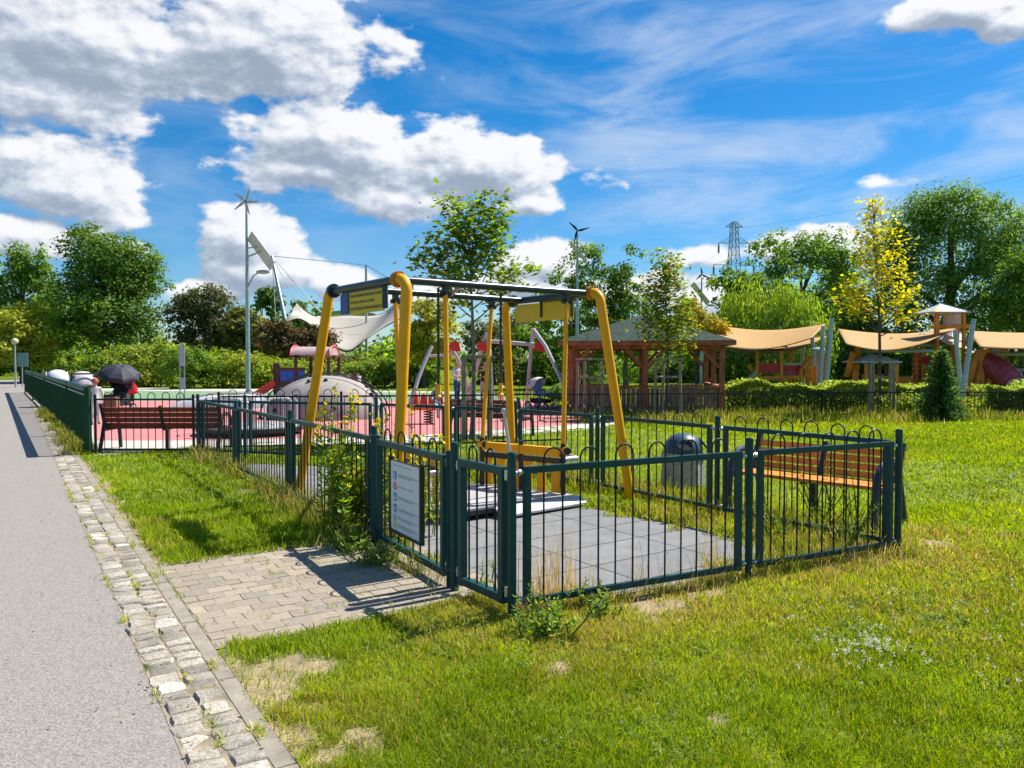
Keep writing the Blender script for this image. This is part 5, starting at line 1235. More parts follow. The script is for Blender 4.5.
px_tree('willow_tree', 'huge billowing green willow at the upper right', 948, 190, 170, 64, BIGW, 58000, .31, [(0, 216, 34, 26), (-36, 232, 28, 26), (38, 230, 32, 28), (-52, 262, 26, 28), (0, 250, 46, 40), (56, 262, 30, 36), (-46, 296, 30, 30), (20, 292, 44, 38), (66, 300, 26, 40), (-20, 325, 40, 24), (40, 335, 44, 26), (-8, 205, 20, 16), (24, 212, 22, 18), (-64, 250, 20, 26), (-60, 290, 22, 30), (70, 235, 24, 26), (-30, 215, 22, 18)], cr=1.2, trunk=.6, flat=.9, aspect=.42, inner=.55)
for px, top, w_, Y, q in ((846, 268, 60, 82, 'tall green tree filling the gap behind the yellow maple'), (690, 318, 70, 70, 'dark far tree left of the pylon foot'), (858, 300, 50, 62, 'dark tree between the yellow sapling and the huge willow'), (1022, 250, 80, 58, 'dark shaded tree at the right picture edge'), (905, 330, 70, 60, 'dark low tree behind the play hut'), (985, 335, 70, 56, 'dark low tree behind the play tower'), (840, 345, 60, 60, 'dark low tree behind the left pole group')):
    px_tree('dark_tree', q, px, top, w_, Y, DK, 8000, .3, [(0, top+18, w_*.34, 22), (-w_*.2, top+40, w_*.34, 26), (w_*.2, top+42, w_*.34, 26), (0, top+66, w_*.48, 26)], cr=.9, trunk=.25)
px_tree('far_tree', 'grey green far tree peeping over the yellow tinged tree', 742, 300, 40, 110, MID, 1500, .6, [(0, 318, 20, 18), (10, 340, 20, 24)], cr=1.0, trunk=.2)
# far wood that closes the horizon
P, cc = [], []
for k in range(2600):
    a = random.uniform(-1.0, 1.0); R_ = random.uniform(125, 165); x, y = R_*math.sin(a)*1.3, R_*math.cos(a)+10
    hgt = 5.5+3.2*math.sin(a*23)+2.5*math.sin(a*57+1)+random.uniform(-1, 1); z = random.uniform(0, max(2, hgt)); m_ = 14
    P.append(np.array([x, y, z])+RNG.normal(size=(m_, 3))*.9); cc.append(np.repeat(pal(DK+MID, 1), m_, 0))
P = np.concatenate(P); cc = np.concatenate(cc); P[:, 2] = np.abs(P[:, 2])
o_ = link('far_wood', leafmesh('far_wood', P, RNG.normal(size=P.shape)+[0, 0, .6], 1.1, .75, cc, M['leaf'])); tag(o_, 'distant belt of green woodland along the horizon', 'woodland', kind='stuff')

# ------------------------------------------------------------------ young trees with visible branches
def sapling(name, label, base, height, branches, palette, leaf, trunk_r=.045, lean=(0, 0), per=70, spread=.09, group=None, top_leaf=True, bark='bark', curl=.35, lstart=.25):
    """branches: (z0, azimuth, reach, rise) fractions in metres"""
    t = thing(name, label, 'tree', base, 0, group); mb = MB(); Pp = []; Nn = []
    lx_, ly_ = lean
    def tr(z): f = z/height; return Vector((lx_*f+.04*math.sin(5*f), ly_*f+.03*math.sin(7*f+1), z))
    mb.tube([tr(height*k/12) for k in range(13)], [trunk_r*(1-.93*k/12)*(1.25 if k == 0 else 1) for k in range(13)], 8)
    segs = list(branches)
    for (z0, az, reach, rise) in segs:
        a = tr(z0); e = a+Vector((math.cos(az)*reach, math.sin(az)*reach*.9, rise)); mid = a.lerp(e, .5)+Vector((math.cos(az)*reach*.12, math.sin(az)*reach*.12, -rise*.12))
        pts = [bez([a, mid, e], k/6) for k in range(7)]; r0 = trunk_r*.42*(1-.5*z0/height)
        mb.tube(pts, [r0*(1-.85*k/6) for k in range(7)], 5)
        ln = (e-a).length; n = int(per*ln)
        for k in range(n):
            f = lstart+(1-lstart)*random.random()**.8; p = bez([a, mid, e], f)
            w_ = spread*(.4+.8*math.sin(PI*min(1, f*.9)))*2.2
            q = p+Vector((random.gauss(0, w_), random.gauss(0, w_), random.gauss(-.02, w_*.75))); Pp.append(q[:]); Nn.append((random.gauss(0, .5), random.gauss(0, .5)-.1, 1))
        for k in range(int(ln*3)):
            f = random.uniform(.3, .95); p = bez([a, mid, e], f); d = Vector((random.gauss(0, 1), random.gauss(0, 1), random.uniform(.1, .9))).normalized()*random.uniform(.10, .28)*min(1, ln)
            mb.tube([p, p+d], [r0*.25, r0*.08], 4)
            for j in range(5): Pp.append((p+d*random.uniform(.5, 1.2)+Vector((random.gauss(0, .03), random.gauss(0, .03), random.gauss(0, .03))))[:]); Nn.append((random.gauss(0, .5), random.gauss(0, .5), 1))
    Pp = np.array(Pp); Nn = np.array(Nn); n = len(Pp)
    link('crown', leafmesh('crown', Pp, Nn, leaf*(.6+.7*RNG.random(n)), leaf*.62*(.6+.7*RNG.random(n)), pal(palette, n, .22), M['leaf']), t)
    mb.build('trunk', M[bark], t); return t
def rb(n, z0, z1, reach, rise, seed):
    rnd = random.Random(seed); out = []
    for k in range(n):
        f = (k+.5)/n; z = lerp(z0, z1, f); out.append((z, k*2.4+rnd.uniform(-.4, .4), reach(f)*rnd.uniform(.75, 1.2), rise(f)*rnd.uniform(.8, 1.2)))
    return out
b = G(472, 441); sp1 = b
sapling('young_tree', 'thin staked young maple with airy crown above the swing beams', (b.x, b.y, 0), 4.55,
        rb(20, 2.35, 4.1, lambda f: 1.0-.55*f, lambda f: 1.15-.30*f, 3)+[(3.0, 2.9, 1.15, .95), (3.1, 3.3, 1.2, .7), (2.9, .15, 1.25, .75), (3.3, 0.4, .7, 1.7), (3.2, 2.5, .55, 1.8), (3.6, 1.2, .3, 1.35), (3.3, -.3, .55, 1.65)], [(.055, .105, .014), (.075, .130, .016), (.045, .090, .012), (.09, .14, .02)], .155, .058, (0, 0), per=62, spread=.085, bark='barkgrey')
def stakes(label, c, r, h, n=3, rot=0.0, th=.045, group='wooden tree stakes'):
    t = thing('tree_stake', label, 'tree stake', tuple(c), 0, group); pts = []
    for k in range(n):
        a = rot+2*PI*k/n; p = Vector((r*math.cos(a), r*math.sin(a), 0)); q = p*.96+Vector((0, 0, h)); pts.append(q)
        MB().tube([p, q], [th, th*.92], 10).build('stake', M['wood_stake'], t)
    for k in range(n):
        a, b_ = pts[k], pts[(k+1) % n]; d = (b_-a).normalized(); e = Vector((0, 0, .05+.004*k))
        MB().bar(a+e-d*.07, b_+e+d*.07, .07, .05+.003*k).build('crosspiece', M['wood_stake'], t, smooth=0)
        a2 = a*.99-Vector((0, 0, .42+.012*k)); b2 = b_*.99-Vector((0, 0, .42+.012*k)); MB().tube([a2, b2], .022, 6).build('tie', M['wood_stake'], t)
    return t
# single stake with crosspiece at the young maple
t = thing('tree_stake', 'two grey stakes with crosspiece at the thin young maple', 'tree stake', (b.x, b.y, 0), 0, 'wooden tree stakes')
for dx in (-.16, .36): MB().tube([(dx, .05, 0), (dx+.0, .05, 1.68)], [.062, .055], 10).build('stake', M['wood_stake'], t)
MB().bar((-.22, .05, 1.71), (.46, .05, 1.70), .075, .06).build('crosspiece', M['wood_stake'], t, smooth=0); MB().tube([(-.16, .05, 1.42), (.36, .05, 1.42)], .02, 6).build('tie', M['wood_stake'], t)
b = G(666, 417.5)
sapling('young_tree', 'staked leafy young tree in front of the shelter, tipped yellow at right', (b.x, b.y, 0), 4.5,
        rb(26, 1.75, 4.2, lambda f: .78-.50*f, lambda f: .72-.15*f, 5), MID+[(.12, .16, .02), (.17, .16, .015)], .15, .05, (0, 0), per=110, spread=.085)
stakes('three grey stakes with crosspieces round the leafy young tree', (b.x, b.y, 0), .42, 1.62, 3, -.5)
b = G(588, 419.5)
sapling('young_tree', 'bare thin staked stem in front of the left shelter corner', (b.x, b.y, 0), 2.55, [(2.2, .5, .1, .3), (2.0, 2.5, .12, .3)], DK, .06, .032, per=6)
stakes('three grey stakes with crosspieces round the bare thin stem', (b.x, b.y, 0), .42, 1.62, 3, .2)
b = G(880, 415)
sapling('golden_sapling', 'tall staked young maple with bright yellow leaves', (b.x-.0, b.y, 0), 6.5,
        rb(30, 2.3, 5.7, lambda f: 1.25*(1-f)**.7+.12, lambda f: 1.0-.2*f, 9)+[(3.0, 2.8, 1.2, .6), (2.6, .2, 1.0, 1.2), (2.5, 3.2, 1.0, 1.5), (5.7, 1.0, .12, .85), (5.9, 4.0, .10, .62)], GOLD, .16, .062, (-.25, 0), per=37, spread=.085, lstart=.38)
b_ = G(881, 416); stakes('three brown stakes with crosspieces round the yellow maple', (b_.x, b_.y, 0), .40, 1.58, 4, .5)
# spruce
def spruce(label, base, h, r):
    t = thing('spruce_tree', label, 'tree', base); P, Nn, ax = [], [], []; mb = MB().tube([(0, 0, 0), (0, 0, h)], [.07, .01], 8)
    nt_ = 22
    for k in range(nt_):
        f = k/nt_; z = .15+f*(h-.35); L_ = r*(1-f)**.85*random.uniform(.85, 1.1)+.08
        for j in range(11):
            a = 2*PI*j/11+k*1.3+random.uniform(-.2, .2); l2 = L_*random.uniform(.75, 1.15); d = Vector((math.cos(a), math.sin(a), -.18+.35*f))
            e = Vector((0, 0, z))+d*l2; mb.tube([(0, 0, z), e], [.012, .004], 4)
            m_ = max(8, int(70*l2))
            for q in range(m_):
                u_ = random.uniform(.15, 1.03); p = Vector((0, 0, z)).lerp(e, u_)+Vector((random.gauss(0, .035), random.gauss(0, .035), random.gauss(-.01, .03)))
                P.append(p[:]); Nn.append((random.gauss(0, .6), random.gauss(0, .6), .8)); ax.append((d.x, d.y, d.z+random.gauss(0, .3)))
    P = np.array(P); n = len(P)
    link('crown', leafmesh('crown', P, np.array(Nn), .13*(.7+.6*RNG.random(n)), .035, pal([(.022, .060, .018), (.035, .085, .022), (.05, .105, .025)], n, .2), M['leaf'], np.array(ax)), t)
    mb.build('trunk', M['bark'], t); return t
b = G(941, 420); spruce('small dark spruce between the two hedges', (b.x, b.y, 0), 2.15, .62)
# hedges
def hedge(label, a, b, dep, h, n, leaf=.12):
    t = thing('hedge', label, 'hedge', tuple((a+b)/2), 0, 'clipped hedges'); ctr = (a+b)/2; d = (b-a); L_ = d.length; d.normalize(); nn = Vector((-d.y, d.x, 0))
    u_ = RNG.uniform(-.5, .5, n)*L_; w_ = RNG.uniform(-.5, .5, n)*dep; z = RNG.uniform(0, 1, n)
    sel = RNG.random(n) < .62; w_[sel] = -dep/2+np.abs(RNG.normal(0, .07, sel.sum())); sel2 = RNG.random(n) < .4; z[sel2] = 1-np.abs(RNG.normal(0, .06, sel2.sum()))
    bump_ = .10*np.sin(u_*1.7)+.07*np.sin(u_*4.3+1)+RNG.normal(0, .035, n); z = np.clip(z, .02, 1)*(h+bump_); w_ = w_-.10*np.sin(u_*2.3+2)
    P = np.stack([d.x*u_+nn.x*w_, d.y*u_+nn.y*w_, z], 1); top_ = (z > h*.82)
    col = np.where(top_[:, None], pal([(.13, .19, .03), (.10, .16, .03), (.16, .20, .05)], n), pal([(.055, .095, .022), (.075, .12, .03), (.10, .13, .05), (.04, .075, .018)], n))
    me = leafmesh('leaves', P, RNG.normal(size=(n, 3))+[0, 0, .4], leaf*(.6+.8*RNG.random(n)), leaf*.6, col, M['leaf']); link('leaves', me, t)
    mb = MB()
    k = -L_/2+.1
    while k < L_/2: mb.tube([d*k, d*(k+.05)+nn*.1+Vector((0, 0, h*.7))], [.014, .006], 4); k += .3
    mb.build('stems', M['bark'], t); return t
hedge('long clipped hedge right of the shelter below the ochre sails', W(722, 400, 24.3), W(868, 400, 24.8), 1.2, .98, 15000) if False else None
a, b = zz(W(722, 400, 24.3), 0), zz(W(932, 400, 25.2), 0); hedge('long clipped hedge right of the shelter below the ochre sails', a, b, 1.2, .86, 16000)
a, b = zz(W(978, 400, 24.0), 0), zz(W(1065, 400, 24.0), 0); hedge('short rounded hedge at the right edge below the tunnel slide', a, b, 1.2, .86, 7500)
a, b = zz(W(560, 400, 33), 0), zz(W(720, 400, 34), 0); 
bush('low_bush', 'yellow green low bush at the foot of the spruce', 905, 394, 412, 50, 23.0, YG+MID, 1500, .11, cat='bush')
bush('low_bush', 'pale green low bush in front of the short right hedge', 966, 399, 412, 30, 22.6, YG, 900, .10, cat='bush')
bush('low_bush', 'dark round bush behind the pale blue stroller', 566, 384, 405, 44, 31, DK, 1500, .14, cat='bush')
# ------------------------------------------------------------------ grass, weeds, flowers
def vnoise(x, y, s, seed=0):
    r = np.random.default_rng(seed).random((64, 64)); u = x/s; v = y/s; i = np.floor(u).astype(int); j = np.floor(v).astype(int); fu = u-i; fv = v-j
    fu = fu*fu*(3-2*fu); fv = fv*fv*(3-2*fv); g = lambda a, b: r[a % 64, b % 64]
    return (g(i, j)*(1-fu)+g(i+1, j)*fu)*(1-fv)+(g(i, j+1)*(1-fu)+g(i+1, j+1)*fu)*fv
def inpoly(x, y, poly):
    ins = np.zeros(len(x), bool); n = len(poly)
    for k in range(n):
        x0, y0 = poly[k][:2]; x1, y1 = poly[(k+1) % n][:2]
        c = ((y0 > y) != (y1 > y)) & (x < (x1-x0)*(y-y0)/((y1-y0) if abs(y1-y0) > 1e-9 else 1e-9)+x0); ins ^= c
    return ins
PLAY = [tuple(ST(44, 1.16)[:2]), tuple(ST(14.75, 1.16)[:2]), (-6.0, 14.1), (-2.2, 14.9), (1.9, 18.2), (3.3, 20.8), (-2, 40), (-26, 48)]
def st_of(x, y): return x*U2.x+y*U2.y, x*V2.x+y*V2.y
SPOTS = []          # bare spots on the lawn: photo spots turned into ground points with a radius
for px, py, r in ((262, 690, .20), (300, 668, .15), (345, 757, .11), (650, 605, .24), (625, 588, .17), (200, 453, .30), (150, 448, .22), (255, 492, .16), (700, 592, .16), (560, 668, .07), (720, 722, .05), (880, 560, .14), (935, 545, .14), (250, 676, .15), (420, 600, .08), (360, 740, .07), (285, 700, .14)):
    g_ = G(px, py); SPOTS.append((g_.x, g_.y, r))
def bare(x, y):
    b_ = np.zeros(len(x))
    w = (vnoise(x, y, .11, 3)-.5)*1.7+(vnoise(x, y, .035, 13)-.5)*.8
    for gx_, gy_, r in SPOTS: b_ = np.maximum(b_, np.clip(1.5-np.hypot(x-gx_, y-gy_)/r+w, 0, 1))
    s_, t_ = x*U2.x+y*U2.y, x*V2.x+y*V2.y
    strip = np.clip((.16-(t_-T_K))/.08+(vnoise(x, y, .25, 71)-.62)*3.2, 0, 1)*(t_ > T_K-.05)*(t_ < T_K+.5)*(s_ < 14)
    return np.maximum(b_, strip*.9)
def blades(P, hgt, wid, lean, cols, m, name):
    n = len(P); az = RNG.uniform(0, 2*PI, n); fx = np.stack([np.cos(az), np.sin(az), np.zeros(n)], 1); la = RNG.uniform(0, 2*PI, n)
    ld = np.stack([np.cos(la), np.sin(la), np.zeros(n)], 1)*lean[:, None]*hgt[:, None]; up = np.array([0, 0, 1.])
    V = np.empty((n, 5, 3), np.float32); w = wid[:, None]/2
    V[:, 0] = P-fx*w; V[:, 1] = P+fx*w; mid = P+up*hgt[:, None]*.58+ld*.38
    V[:, 2] = mid+fx*w*.75; V[:, 3] = mid-fx*w*.75; V[:, 4] = P+up*(hgt*(1-.25*lean))[:, None]+ld
    b_ = (np.arange(n)*5)[:, None]; lp = np.concatenate([b_+np.array([0, 1, 2, 3]), b_+np.array([3, 2, 4])], 1).ravel()
    ls = (np.arange(n)[:, None]*7+np.array([0, 4])).ravel()
    return npmesh(name, V.reshape(-1, 3), lp, ls, None, np.repeat(cols, 5, axis=0), m)
def lawn_points(n, d0, d1, a0=-.68, a1=.95):
    d = np.exp(RNG.uniform(math.log(d0), math.log(d1), n)); a = RNG.uniform(a0, a1, n); return d*np.tan(a), d
FENCE_IN = [PT[k][:2] for k in ('F', 'I', 'G', 'J', 'K', 'M', 'L', 'A3', 'A2', 'A', 'B', 'C', 'D', 'E')]
PAVE = [tuple(ST(4.50, T_K)[:2]), tuple(ST(4.50, 2.75)[:2]), tuple(ST(6.48, 2.75)[:2]), tuple(ST(6.48, T_K)[:2])]
def topsoil():
    S_ = np.arange(-3, 15.5, .055); T_ = np.arange(.935, 12.5, .055); n_, m_ = len(S_), len(T_); ss, tt = np.meshgrid(S_, T_, indexing='ij'); ss = ss.ravel(); tt = tt.ravel()
    x = ss*U2.x+tt*V2.x; y = ss*U2.y+tt*V2.y; b_ = np.clip(bare(x, y)*1.15, 0, 1)[:, None]; w = vnoise(x, y, .45, 21)*.6+vnoise(x, y, .12, 22)*.4
    thatch = np.array([.125, .175, .013])*(.75+.5*w[:, None])+np.array([.07, .035, .008])*np.clip(w-.55, 0, 1)[:, None]*2
    sand = np.array([.27, .21, .115])*(.85+.3*vnoise(x, y, .09, 23)[:, None]); col = thatch*(1-b_)+sand*b_
    V = np.stack([x, y, .003+.006*vnoise(x, y, .2, 24)], 1); i = (np.arange(n_-1)[:, None]*m_+np.arange(m_-1)[None]).ravel()
    q = np.stack([i, i+m_, i+m_+1, i+1], 1)
    tag(link('topsoil', npmesh('topsoil', V, q.ravel(), np.arange(len(q))*4, None, col, M['soil'])), kind='structure')
topsoil()
def grow(n, d0, d1, name, label):
    x, y = lawn_points(n, d0, d1); s_, t_ = st_of(x, y)
    w = (vnoise(x, y, .18, 5)-.5)
    ok = (t_ > T_K+.015+w*.10) & ~inpoly(x+w*.12, y, PAVE) & ~(inpoly(x+(vnoise(x, y, .22, 41)-.5)*.6, y+(vnoise(x, y, .25, 42)-.5)*.6, RUB) & inpoly(x, y, RUB)) & ~inpoly(x, y, PLAY) & (s_ < 60)
    ok |= (t_ < -3.45) & (s_ < 75) | ((s_ > 79) & (t_ < T_K))
    b_ = bare(x, y); big = vnoise(x, y, 1.6, 1)*.6+vnoise(x, y, .5, 2)*.4
    cl = vnoise(x, y, .13, 8)
    ins = inpoly(x, y, FENCE_IN)
    keep = RNG.random(n) > b_*.88
    keep &= RNG.random(n) < .50+.75*cl+.15*(big-.5)
    keep &= ~(ins & (s_ < 6.6) & (RNG.random(n) < .2))
    ok &= keep; x, y, b_, big, cl, ins, s_, t_ = [q[ok] for q in (x, y, b_, big, cl, ins, s_, t_)]
    m_ = len(x); d = np.hypot(x, y)
    # dry belt along the front railing and inside it, lush near the kerb
    dry = np.clip((big-.42)*2.6, 0, 1)
    fl = np.abs((x-0)*(-.46)+(y-4.78)*.888); dry = np.maximum(dry*.8, np.clip(1.15-fl/1.1, 0, .85)*(x > .1)*(x < 4)*(.5+vnoise(x, y, .3, 61)))
    right = np.clip((x-1.0)/4, 0, 1); dry = np.clip(dry+.12*right-.25*(t_ < 2.3)*(s_ > 6.4), 0, 1)
    h_ = (.024+.042*RNG.random(m_))*(1+.8*np.clip(cl-.45, 0, 1))*(1-.35*b_)*(1+.35*(t_ < 2.4)*(s_ > 6.4)); h_ *= np.where(ins, 1.4, 1)*np.where(d > 8.5, .75, 1)
    h_ *= np.clip(d/7, 1, 1.35)
    edge = np.exp(-np.abs(t_-T_K)/.12); h_ *= 1+.3*edge
    wd = .0042*np.clip(d/3.2, 1, 8)**.92*(.7+.6*RNG.random(m_))
    isdry = RNG.random(m_) < (dry*.62+.06)*np.where(d > 8.5, .16, 1)
    g1_ = pal([(.235, .335, .012), (.285, .355, .014), (.175, .290, .012), (.32, .365, .018)], m_, .15, 1.0)*(.72+.62*np.clip(vnoise(x, y, .55, 31)*.55+vnoise(x, y, .17, 32)*.45, 0, 1))[:, None]*np.where(vnoise(x, y, .8, 33) > .62, 1, 0)[:, None]**0
    g2_ = pal([(.40, .34, .12), (.33, .31, .08), (.28, .29, .05), (.44, .38, .16)], m_, .15, 1.0)
    c_ = np.where(isdry[:, None], g2_, g1_*(1+.40*(dry[:, None]-.3)*np.array([1.25, .75, .5]))*np.array([.88, 1, 1]))
    P_ = np.stack([x, y, np.full(m_, .002)], 1)
    o_ = link(name, blades(P_, h_, wd, RNG.uniform(.15, .95, m_), np.clip(c_, .004, .9), M['grass'], name)); return tag(o_, label, 'grass', kind='stuff')
grow(560000, 1.9, 8.5, 'grass', 'short sunny grass with dry patches nearest the camera')
grow(275000, 8.5, 34, 'grass', 'sunny grass beyond the enclosure, reaching to hedge and shelter')
grow(26000, 34, 75, 'grass', 'far rough grass before the shrubs')
# tall dry grass and weeds
def tuft(label, spots, cols, hr, per, name='tall_weeds', wid=.0045, lean=(.05, .5), spread=.10, m='grass'):
    P_, H_, W_ = [], [], []; cols = np.asarray(cols)/1.75
    for (x, y, k) in spots:
        n = int(per*k); q = RNG.normal(size=(n, 2))*spread*max(.6, k)
        P_.append(np.stack([x+q[:, 0], y+q[:, 1], np.zeros(n)], 1)); H_.append((hr[0]+(hr[1]-hr[0])*RNG.random(n)**1.3)*(.7+.4*min(k, 1.3))*np.exp(-.5*(np.hypot(q[:, 0], q[:, 1])/(.2*max(.6, k)))**2*.3)); W_.append(np.full(n, wid*max(1, math.hypot(x, y)/5.5)))
    P_ = np.concatenate(P_); H_ = np.concatenate(H_); W_ = np.concatenate(W_); n = len(P_)
    o_ = link(name, blades(P_, H_, W_*(.6+.8*RNG.random(n)), RNG.uniform(lean[0], lean[1], n), pal(cols, n, .18), M[m], name)); return tag(o_, label, 'weeds', kind='stuff')
STRAW = [(.42, .34, .16), (.36, .29, .12), (.48, .40, .22), (.30, .27, .09)]
GRN = [(.10, .17, .016), (.13, .19, .02), (.075, .13, .014), (.17, .20, .03)]
def along(a, b, n, off=0, kr=(.5, 1.1), j=.08):
    out = []; d = (b-a).normalized(); nn = Vector((-d.y, d.x, 0))
    for k in range(n): p = a.lerp(b, random.random())+nn*(off+random.gauss(0, j)); out.append((p.x, p.y, random.uniform(*kr)))
    return out
Fp, Ip, Gp, Jp, Kp, Mp, Lp_, Ap, Bp, Cp, Dp = [PT[k] for k in 'FIGJKMLABCD']
tuft('tall pale straw grass inside the front railing by the post', [(Fp.x+.10+.06*k, Fp.y+.18+.05*k, .8) for k in range(5)]+along(Fp, Ip, 5, .18, (.3, .6)), STRAW, (.18, .62), 46, lean=(.02, .3), spread=.06, wid=.0040)
tuft('wispy pale stems inside the front railing', along(Fp, Ip, 26, .12, (.3, .7), .06), STRAW+GRN, (.08, .45), 9, lean=(.1, .8), spread=.05, wid=.003)
tuft('dry yellow grass fringe along the front railing', along(Fp, Ip, 22, -.02, (.4, .9))+along(Ip, Gp, 26, 0, (.5, 1.1))+along(Fp, Gp, 12, -.2, (.4, .8), .12), STRAW+GRN[:3], (.05, .20), 55, lean=(.2, .9))
tuft('green weedy grass fringe along the left railing and gates', along(Ap, Bp, 24, 0, (.5, .9))+along(Bp, Cp, 24, 0, (.5, 1))+along(Cp, Dp, 22, -.05, (.6, 1.1))+along(Dp, PT['E'], 9, -.02, (.4, .8), .05)+along(Cp, Dp, 10, -.25, (.6, 1), .12), GRN+STRAW[:2], (.08, .34), 55, lean=(.2, .9))
tuft('mixed tall weeds inside the right railing around the yellow leg', along(Gp, Jp, 34, -.10, (.5, 1.2), .1)+along(Jp, Kp, 36, -.22, (.6, 1.2), .18)+along(Kp, Mp, 30, -.15, (.6, 1.2), .18)+along(Mp, Lp_, 20, -.1, (.6, 1.1), .18)+along(Ip, Gp, 22, .2, (.5, 1), .12), GRN+GRN+STRAW[:2], (.08, .32), 50, lean=(.1, .8))
tuft('tall dry and green grass along the bottle green fence', [(q[0], q[1], q[2]) for q in along(g0, g0.lerp(g1, .42), 70, .06, (.6, 1.1), .08)]+along(g0, g0.lerp(g1, .1), 10, .16, (.7, 1.2), .08), GRN+GRN+YG+STRAW[:2], (.07, .28), 55, lean=(.2, .85), spread=.09)
tuft('shaggy uncut grass round tree stakes and hedge foot', [(G(px, py).x, G(px, py).y, random.uniform(.8, 1.6)) for px, py in [(random.uniform(730, 930), random.uniform(412, 424)) for k in range(70)]]+[(G(px, py).x, G(px, py).y, random.uniform(.7, 1.4)) for px, py in [(random.uniform(570, 720), random.uniform(414, 424)) for k in range(60)]]+[(G(px, py).x, G(px, py).y, random.uniform(.8, 1.4)) for px, py in [(random.uniform(930, 1040), random.uniform(413, 421)) for k in range(30)]],
     STRAW[:2]+GRN+GRN, (.10, .36), 60, lean=(.1, .7), spread=.22)
# leafy weeds
def stems_plant(name, label, cx, cy, nst, hr, leaf, palette, spread, flowers=0, lean=.25, per=26, cat='plant', group=None, fcol=(.80, .62, .02)):
    t = thing(name, label, cat, (cx, cy, 0), 0, group); mb = MB(); P_, Nn, Sz, ax = [], [], [], []; FP = []
    for k in range(nst):
        b0 = Vector((random.gauss(0, spread), random.gauss(0, spread), 0)); h_ = random.uniform(*hr); d = Vector((random.gauss(0, lean), random.gauss(0, lean), 1)); tip = b0+d.normalized()*h_; mid = b0.lerp(tip, .5)+Vector((random.gauss(0, .02), random.gauss(0, .02), .02))
        mb.tube([b0, mid, tip], [.006, .005, .002], 5)
        n = int(per*h_/.6)
        for j in range(n):
            f = random.uniform(.12, 1)**.9; p = bez([b0, mid, tip], f); a = random.uniform(0, 2*PI); sz = leaf*(1.15-.65*f)*random.uniform(.7, 1.2); o_ = Vector((math.cos(a), math.sin(a), .25+.5*f))
            P_.append((p+o_.normalized()*sz*.5)[:]); ax.append(o_[:]); Nn.append((-o_.x*.5+random.gauss(0, .3), -o_.y*.5+random.gauss(0, .3), 1)); Sz.append(sz)
        if flowers and random.random() < flowers:
            for j in range(random.randint(1, 4)): FP.append((tip+Vector((random.gauss(0, .022), random.gauss(0, .022), -.05*j+.01)))[:])
    P_ = np.array(P_); Sz = np.array(Sz); n = len(P_)
    link('leaves', leafmesh('leaves', P_, np.array(Nn), Sz, Sz*.34, pal(palette, n, .2), M['leaf'], np.array(ax)), t); mb.build('stems', mat('stem_'+name+str(len(bpy.data.materials)), (.10, .14, .03), .7) if 'stem' not in M else M['stem'], t)
    if FP:
        a = np.arange(5)*2*PI/5; o_ = np.stack([np.cos(a), np.sin(a), .5+0*a], 1); nrm_ = np.stack([-np.cos(a)*.5, -np.sin(a)*.5, np.ones(5)], 1)
        fm = leafmesh('flower', o_*.015, nrm_, .036, .030, np.tile(np.array(fcol), (5, 1)), M['petal'], o_)
        for q in FP[:95]: f_ = link('flower', fm, t); f_.location = q; f_.rotation_euler = (random.gauss(0, .7), random.gauss(0, .7), random.random()*6)
    return t
M['stem'] = mat('green_stem', (.10, .14, .03), .7)
LUSH = [(.070, .135, .014), (.095, .165, .018), (.050, .105, .012), (.12, .18, .02)]
q = Dp.lerp(Cp, .13)-V2*.03
stems_plant('evening_primrose', 'tall leafy weed bush with yellow flowers at the gate hinge post', q.x-.03, q.y+.05, 32, (.5, 1.05), .125, LUSH+YG[:1], .135, .35, .13, per=48)
q2 = Dp.lerp(Cp, .33)-V2*.03
stems_plant('evening_primrose', 'tallest thin yellow flowered weed rising above the left railing', q2.x+.02, q2.y, 9, (.9, 1.42), .105, LUSH, .11, 1, .07, per=34)
for px, py, ns, hr, q in ((405, 545, 12, (.5, .95), 'directly behind the white notice board'), (432, 535, 8, (.5, .95), 'right of the white notice board, inside the gate'), (385, 525, 8, (.8, 1.2), 'left of the white notice board, inside the railing')):
    g_ = G(px, py); stems_plant('evening_primrose', 'yellow flowered weed '+q, g_.x, g_.y, ns, hr, .09, LUSH+YG, .10, 1, .12, per=30)
for px, py, ns, q, hr, lf in ((548, 634, 34, 'low bright green weed at the foot of the front gate post', (.10, .28), .07), (600, 612, 26, 'low green weed at the start of the front railing', (.08, .22), .06), (380, 566, 26, 'dark green weed at the upper edge of the block paving', (.08, .24), .07), (345, 552, 26, 'broad leaved weed below the gate hinge bush', (.08, .26), .08), (290, 512, 10, 'small weed in the left grass strip', (.06, .14), .06),
                              (845, 548, 16, 'leafy weed clump under the orange bench end', (.2, .5), .05), (820, 520, 14, 'tall wiry weed in front of the orange bench', (.4, .85), .04), (865, 530, 12, 'wiry weed at the right front corner post', (.35, .75), .04), (940, 628, 10, 'broad leaved weed patch on the right lawn', (.03, .07), .07), (880, 655, 10, 'clover patch leaves on the right lawn', (.02, .05), .04), (1010, 690, 8, 'small weed rosette at the right lawn edge', (.02, .05), .05), (490, 590, 8, 'thin weed inside the narrow gate', (.1, .3), .05), (770, 540, 12, 'weed clump inside the railing beside the middle post', (.15, .5), .05)):
    g_ = G(px, py); stems_plant('weed', q, g_.x, g_.y, ns, hr, lf, LUSH if py > 500 else MID, .08, 0, .5, per=44, cat='weed')
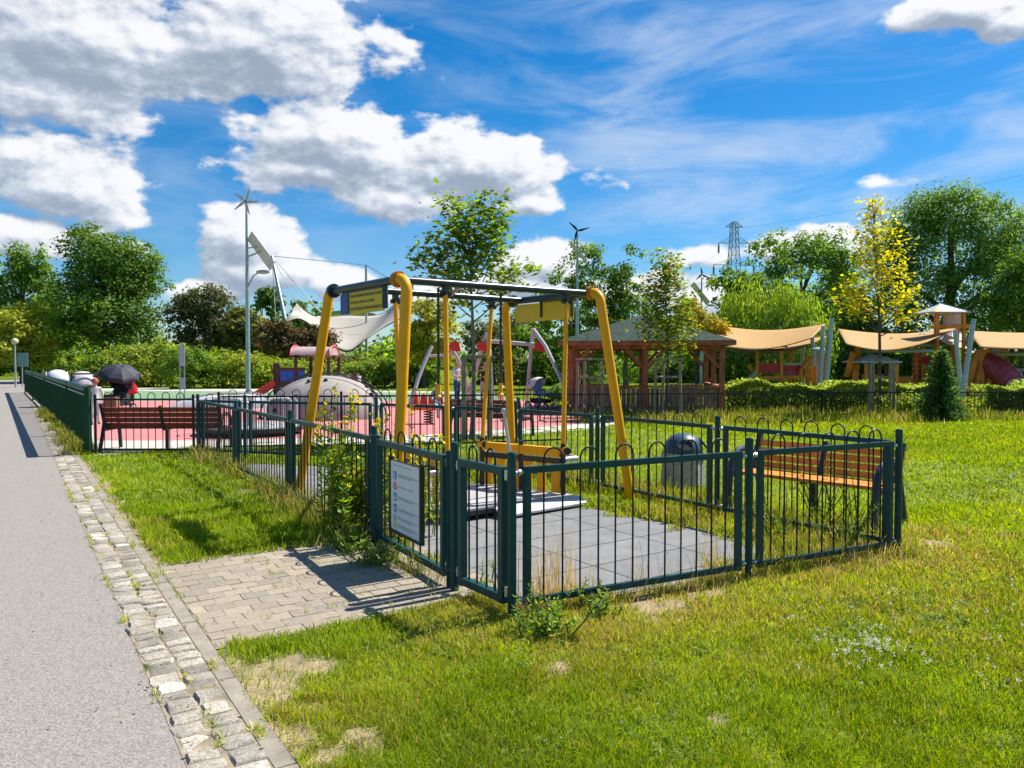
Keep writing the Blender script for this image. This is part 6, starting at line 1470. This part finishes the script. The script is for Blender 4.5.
# low broad leaved lawn weeds and clover, in patches
P_ = []
while len(P_) < 7500:
    x, y = lawn_points(400, 2.4, 12); s_, t_ = st_of(x, y)
    ok = (vnoise(x, y, .7, 51)*.6+vnoise(x, y, .2, 52)*.4 > .60) & (t_ > T_K+.05) & ~inpoly(x, y, PAVE) & ~inpoly(x, y, RUB) & (bare(x, y) < .3)
    for a, b in zip(x[ok], y[ok]):
        for k in range(3): P_.append((a+random.gauss(0, .02), b+random.gauss(0, .02), random.uniform(.012, .045)))
P_ = np.array(P_); n = len(P_)
tag(link('lawn_weeds', leafmesh('lawn_weeds', P_, RNG.normal(size=(n, 3))*.35+[0, 0, 1], (.022+.022*RNG.random(n))*np.clip(P_[:, 1]/5, .8, 2), (.016+.012*RNG.random(n))*np.clip(P_[:, 1]/5, .8, 2), pal([(.085, .16, .02), (.11, .19, .022), (.07, .14, .03)], n, .2, 1.5), M['leaf'])), 'low broad leaved weeds and clover leaves in the lawn', 'weeds', kind='stuff')
# white clover heads and small litter of leaves
P_, cc = [], []
for k in range(110):
    px, py = (random.gauss(868, 24), random.gauss(655, 8)) if k < 55 else (random.uniform(780, 1024), random.uniform(590, 700)); g_ = G(px, py); c0 = np.array([g_.x, g_.y, random.uniform(.05, .09)])
    P_.append(c0+RNG.normal(size=(9, 3))*.006); cc.append(np.tile([.62, .60, .50], (9, 1)))
tag(link('clover_flowers', leafmesh('clover_flowers', np.concatenate(P_), RNG.normal(size=(990, 3))+[0, 0, .8], .011, .008, np.concatenate(cc), M['petal'])), 'white clover heads scattered on the right lawn', 'flowers', kind='stuff')
# grass growing in the cobble and paving joints
P_ = []
for k in range(420):
    s_ = random.uniform(1.2, 12); t_ = random.choice([T_A+.005, T_A+.158, T_A+.31, T_A+.31, T_K+.0])+random.gauss(0, .008)
    if vnoise(np.array([s_]), np.array([t_]), .35, 4)[0] < .52: continue
    p = ST(s_, t_); P_ += [(p.x+random.gauss(0, .012), p.y+random.gauss(0, .012), .012) for _ in range(14)]
for k in range(70):
    s_ = random.uniform(4.5, 6.5); t_ = T_K+random.random()**.35*1.75; p = ST(4.47+.165*round((s_-4.47)/.165), t_); P_ += [(p.x+random.gauss(0, .015), p.y+random.gauss(0, .015), .012) for _ in range(9)]
P_ = np.array(P_); n = len(P_)
tag(link('joint_grass', blades(P_, .02+.035*RNG.random(n), np.full(n, .004), RNG.uniform(.3, 1, n), pal(GRN+STRAW[:1], n), M['grass'], 'joint_grass')), 'small grass growing in the cobble and paving joints', 'grass', kind='stuff')

P_ = []
for k in range(520):
    if random.random() < .45: p = ST(random.uniform(1.4, 12), T_A+.32-abs(random.gauss(0, .28))); z = .026
    elif random.random() < .5: p = ST(random.uniform(2, 13), random.uniform(-2.4, .5)); z = .017
    else:
        p = Vector((random.uniform(-1.5, 2.2), random.uniform(5.2, 9.5), 0)); z = .020
        if not inpoly(np.array([p.x]), np.array([p.y]), RUB)[0]: continue
    P_.append((p.x, p.y, z))
P_ = np.array(P_); n = len(P_)
tag(link('leaf_litter', leafmesh('leaf_litter', P_, RNG.normal(size=(n, 3))*.25+[0, 0, 1], .012+.022*RNG.random(n), .008+.01*RNG.random(n), pal([(.26, .19, .09), (.18, .12, .05), (.34, .28, .15), (.10, .08, .05)], n, .2, 1.0), M['petal'])), 'dry leaf and straw bits scattered on path edge and rubber floor', 'litter', kind='stuff')
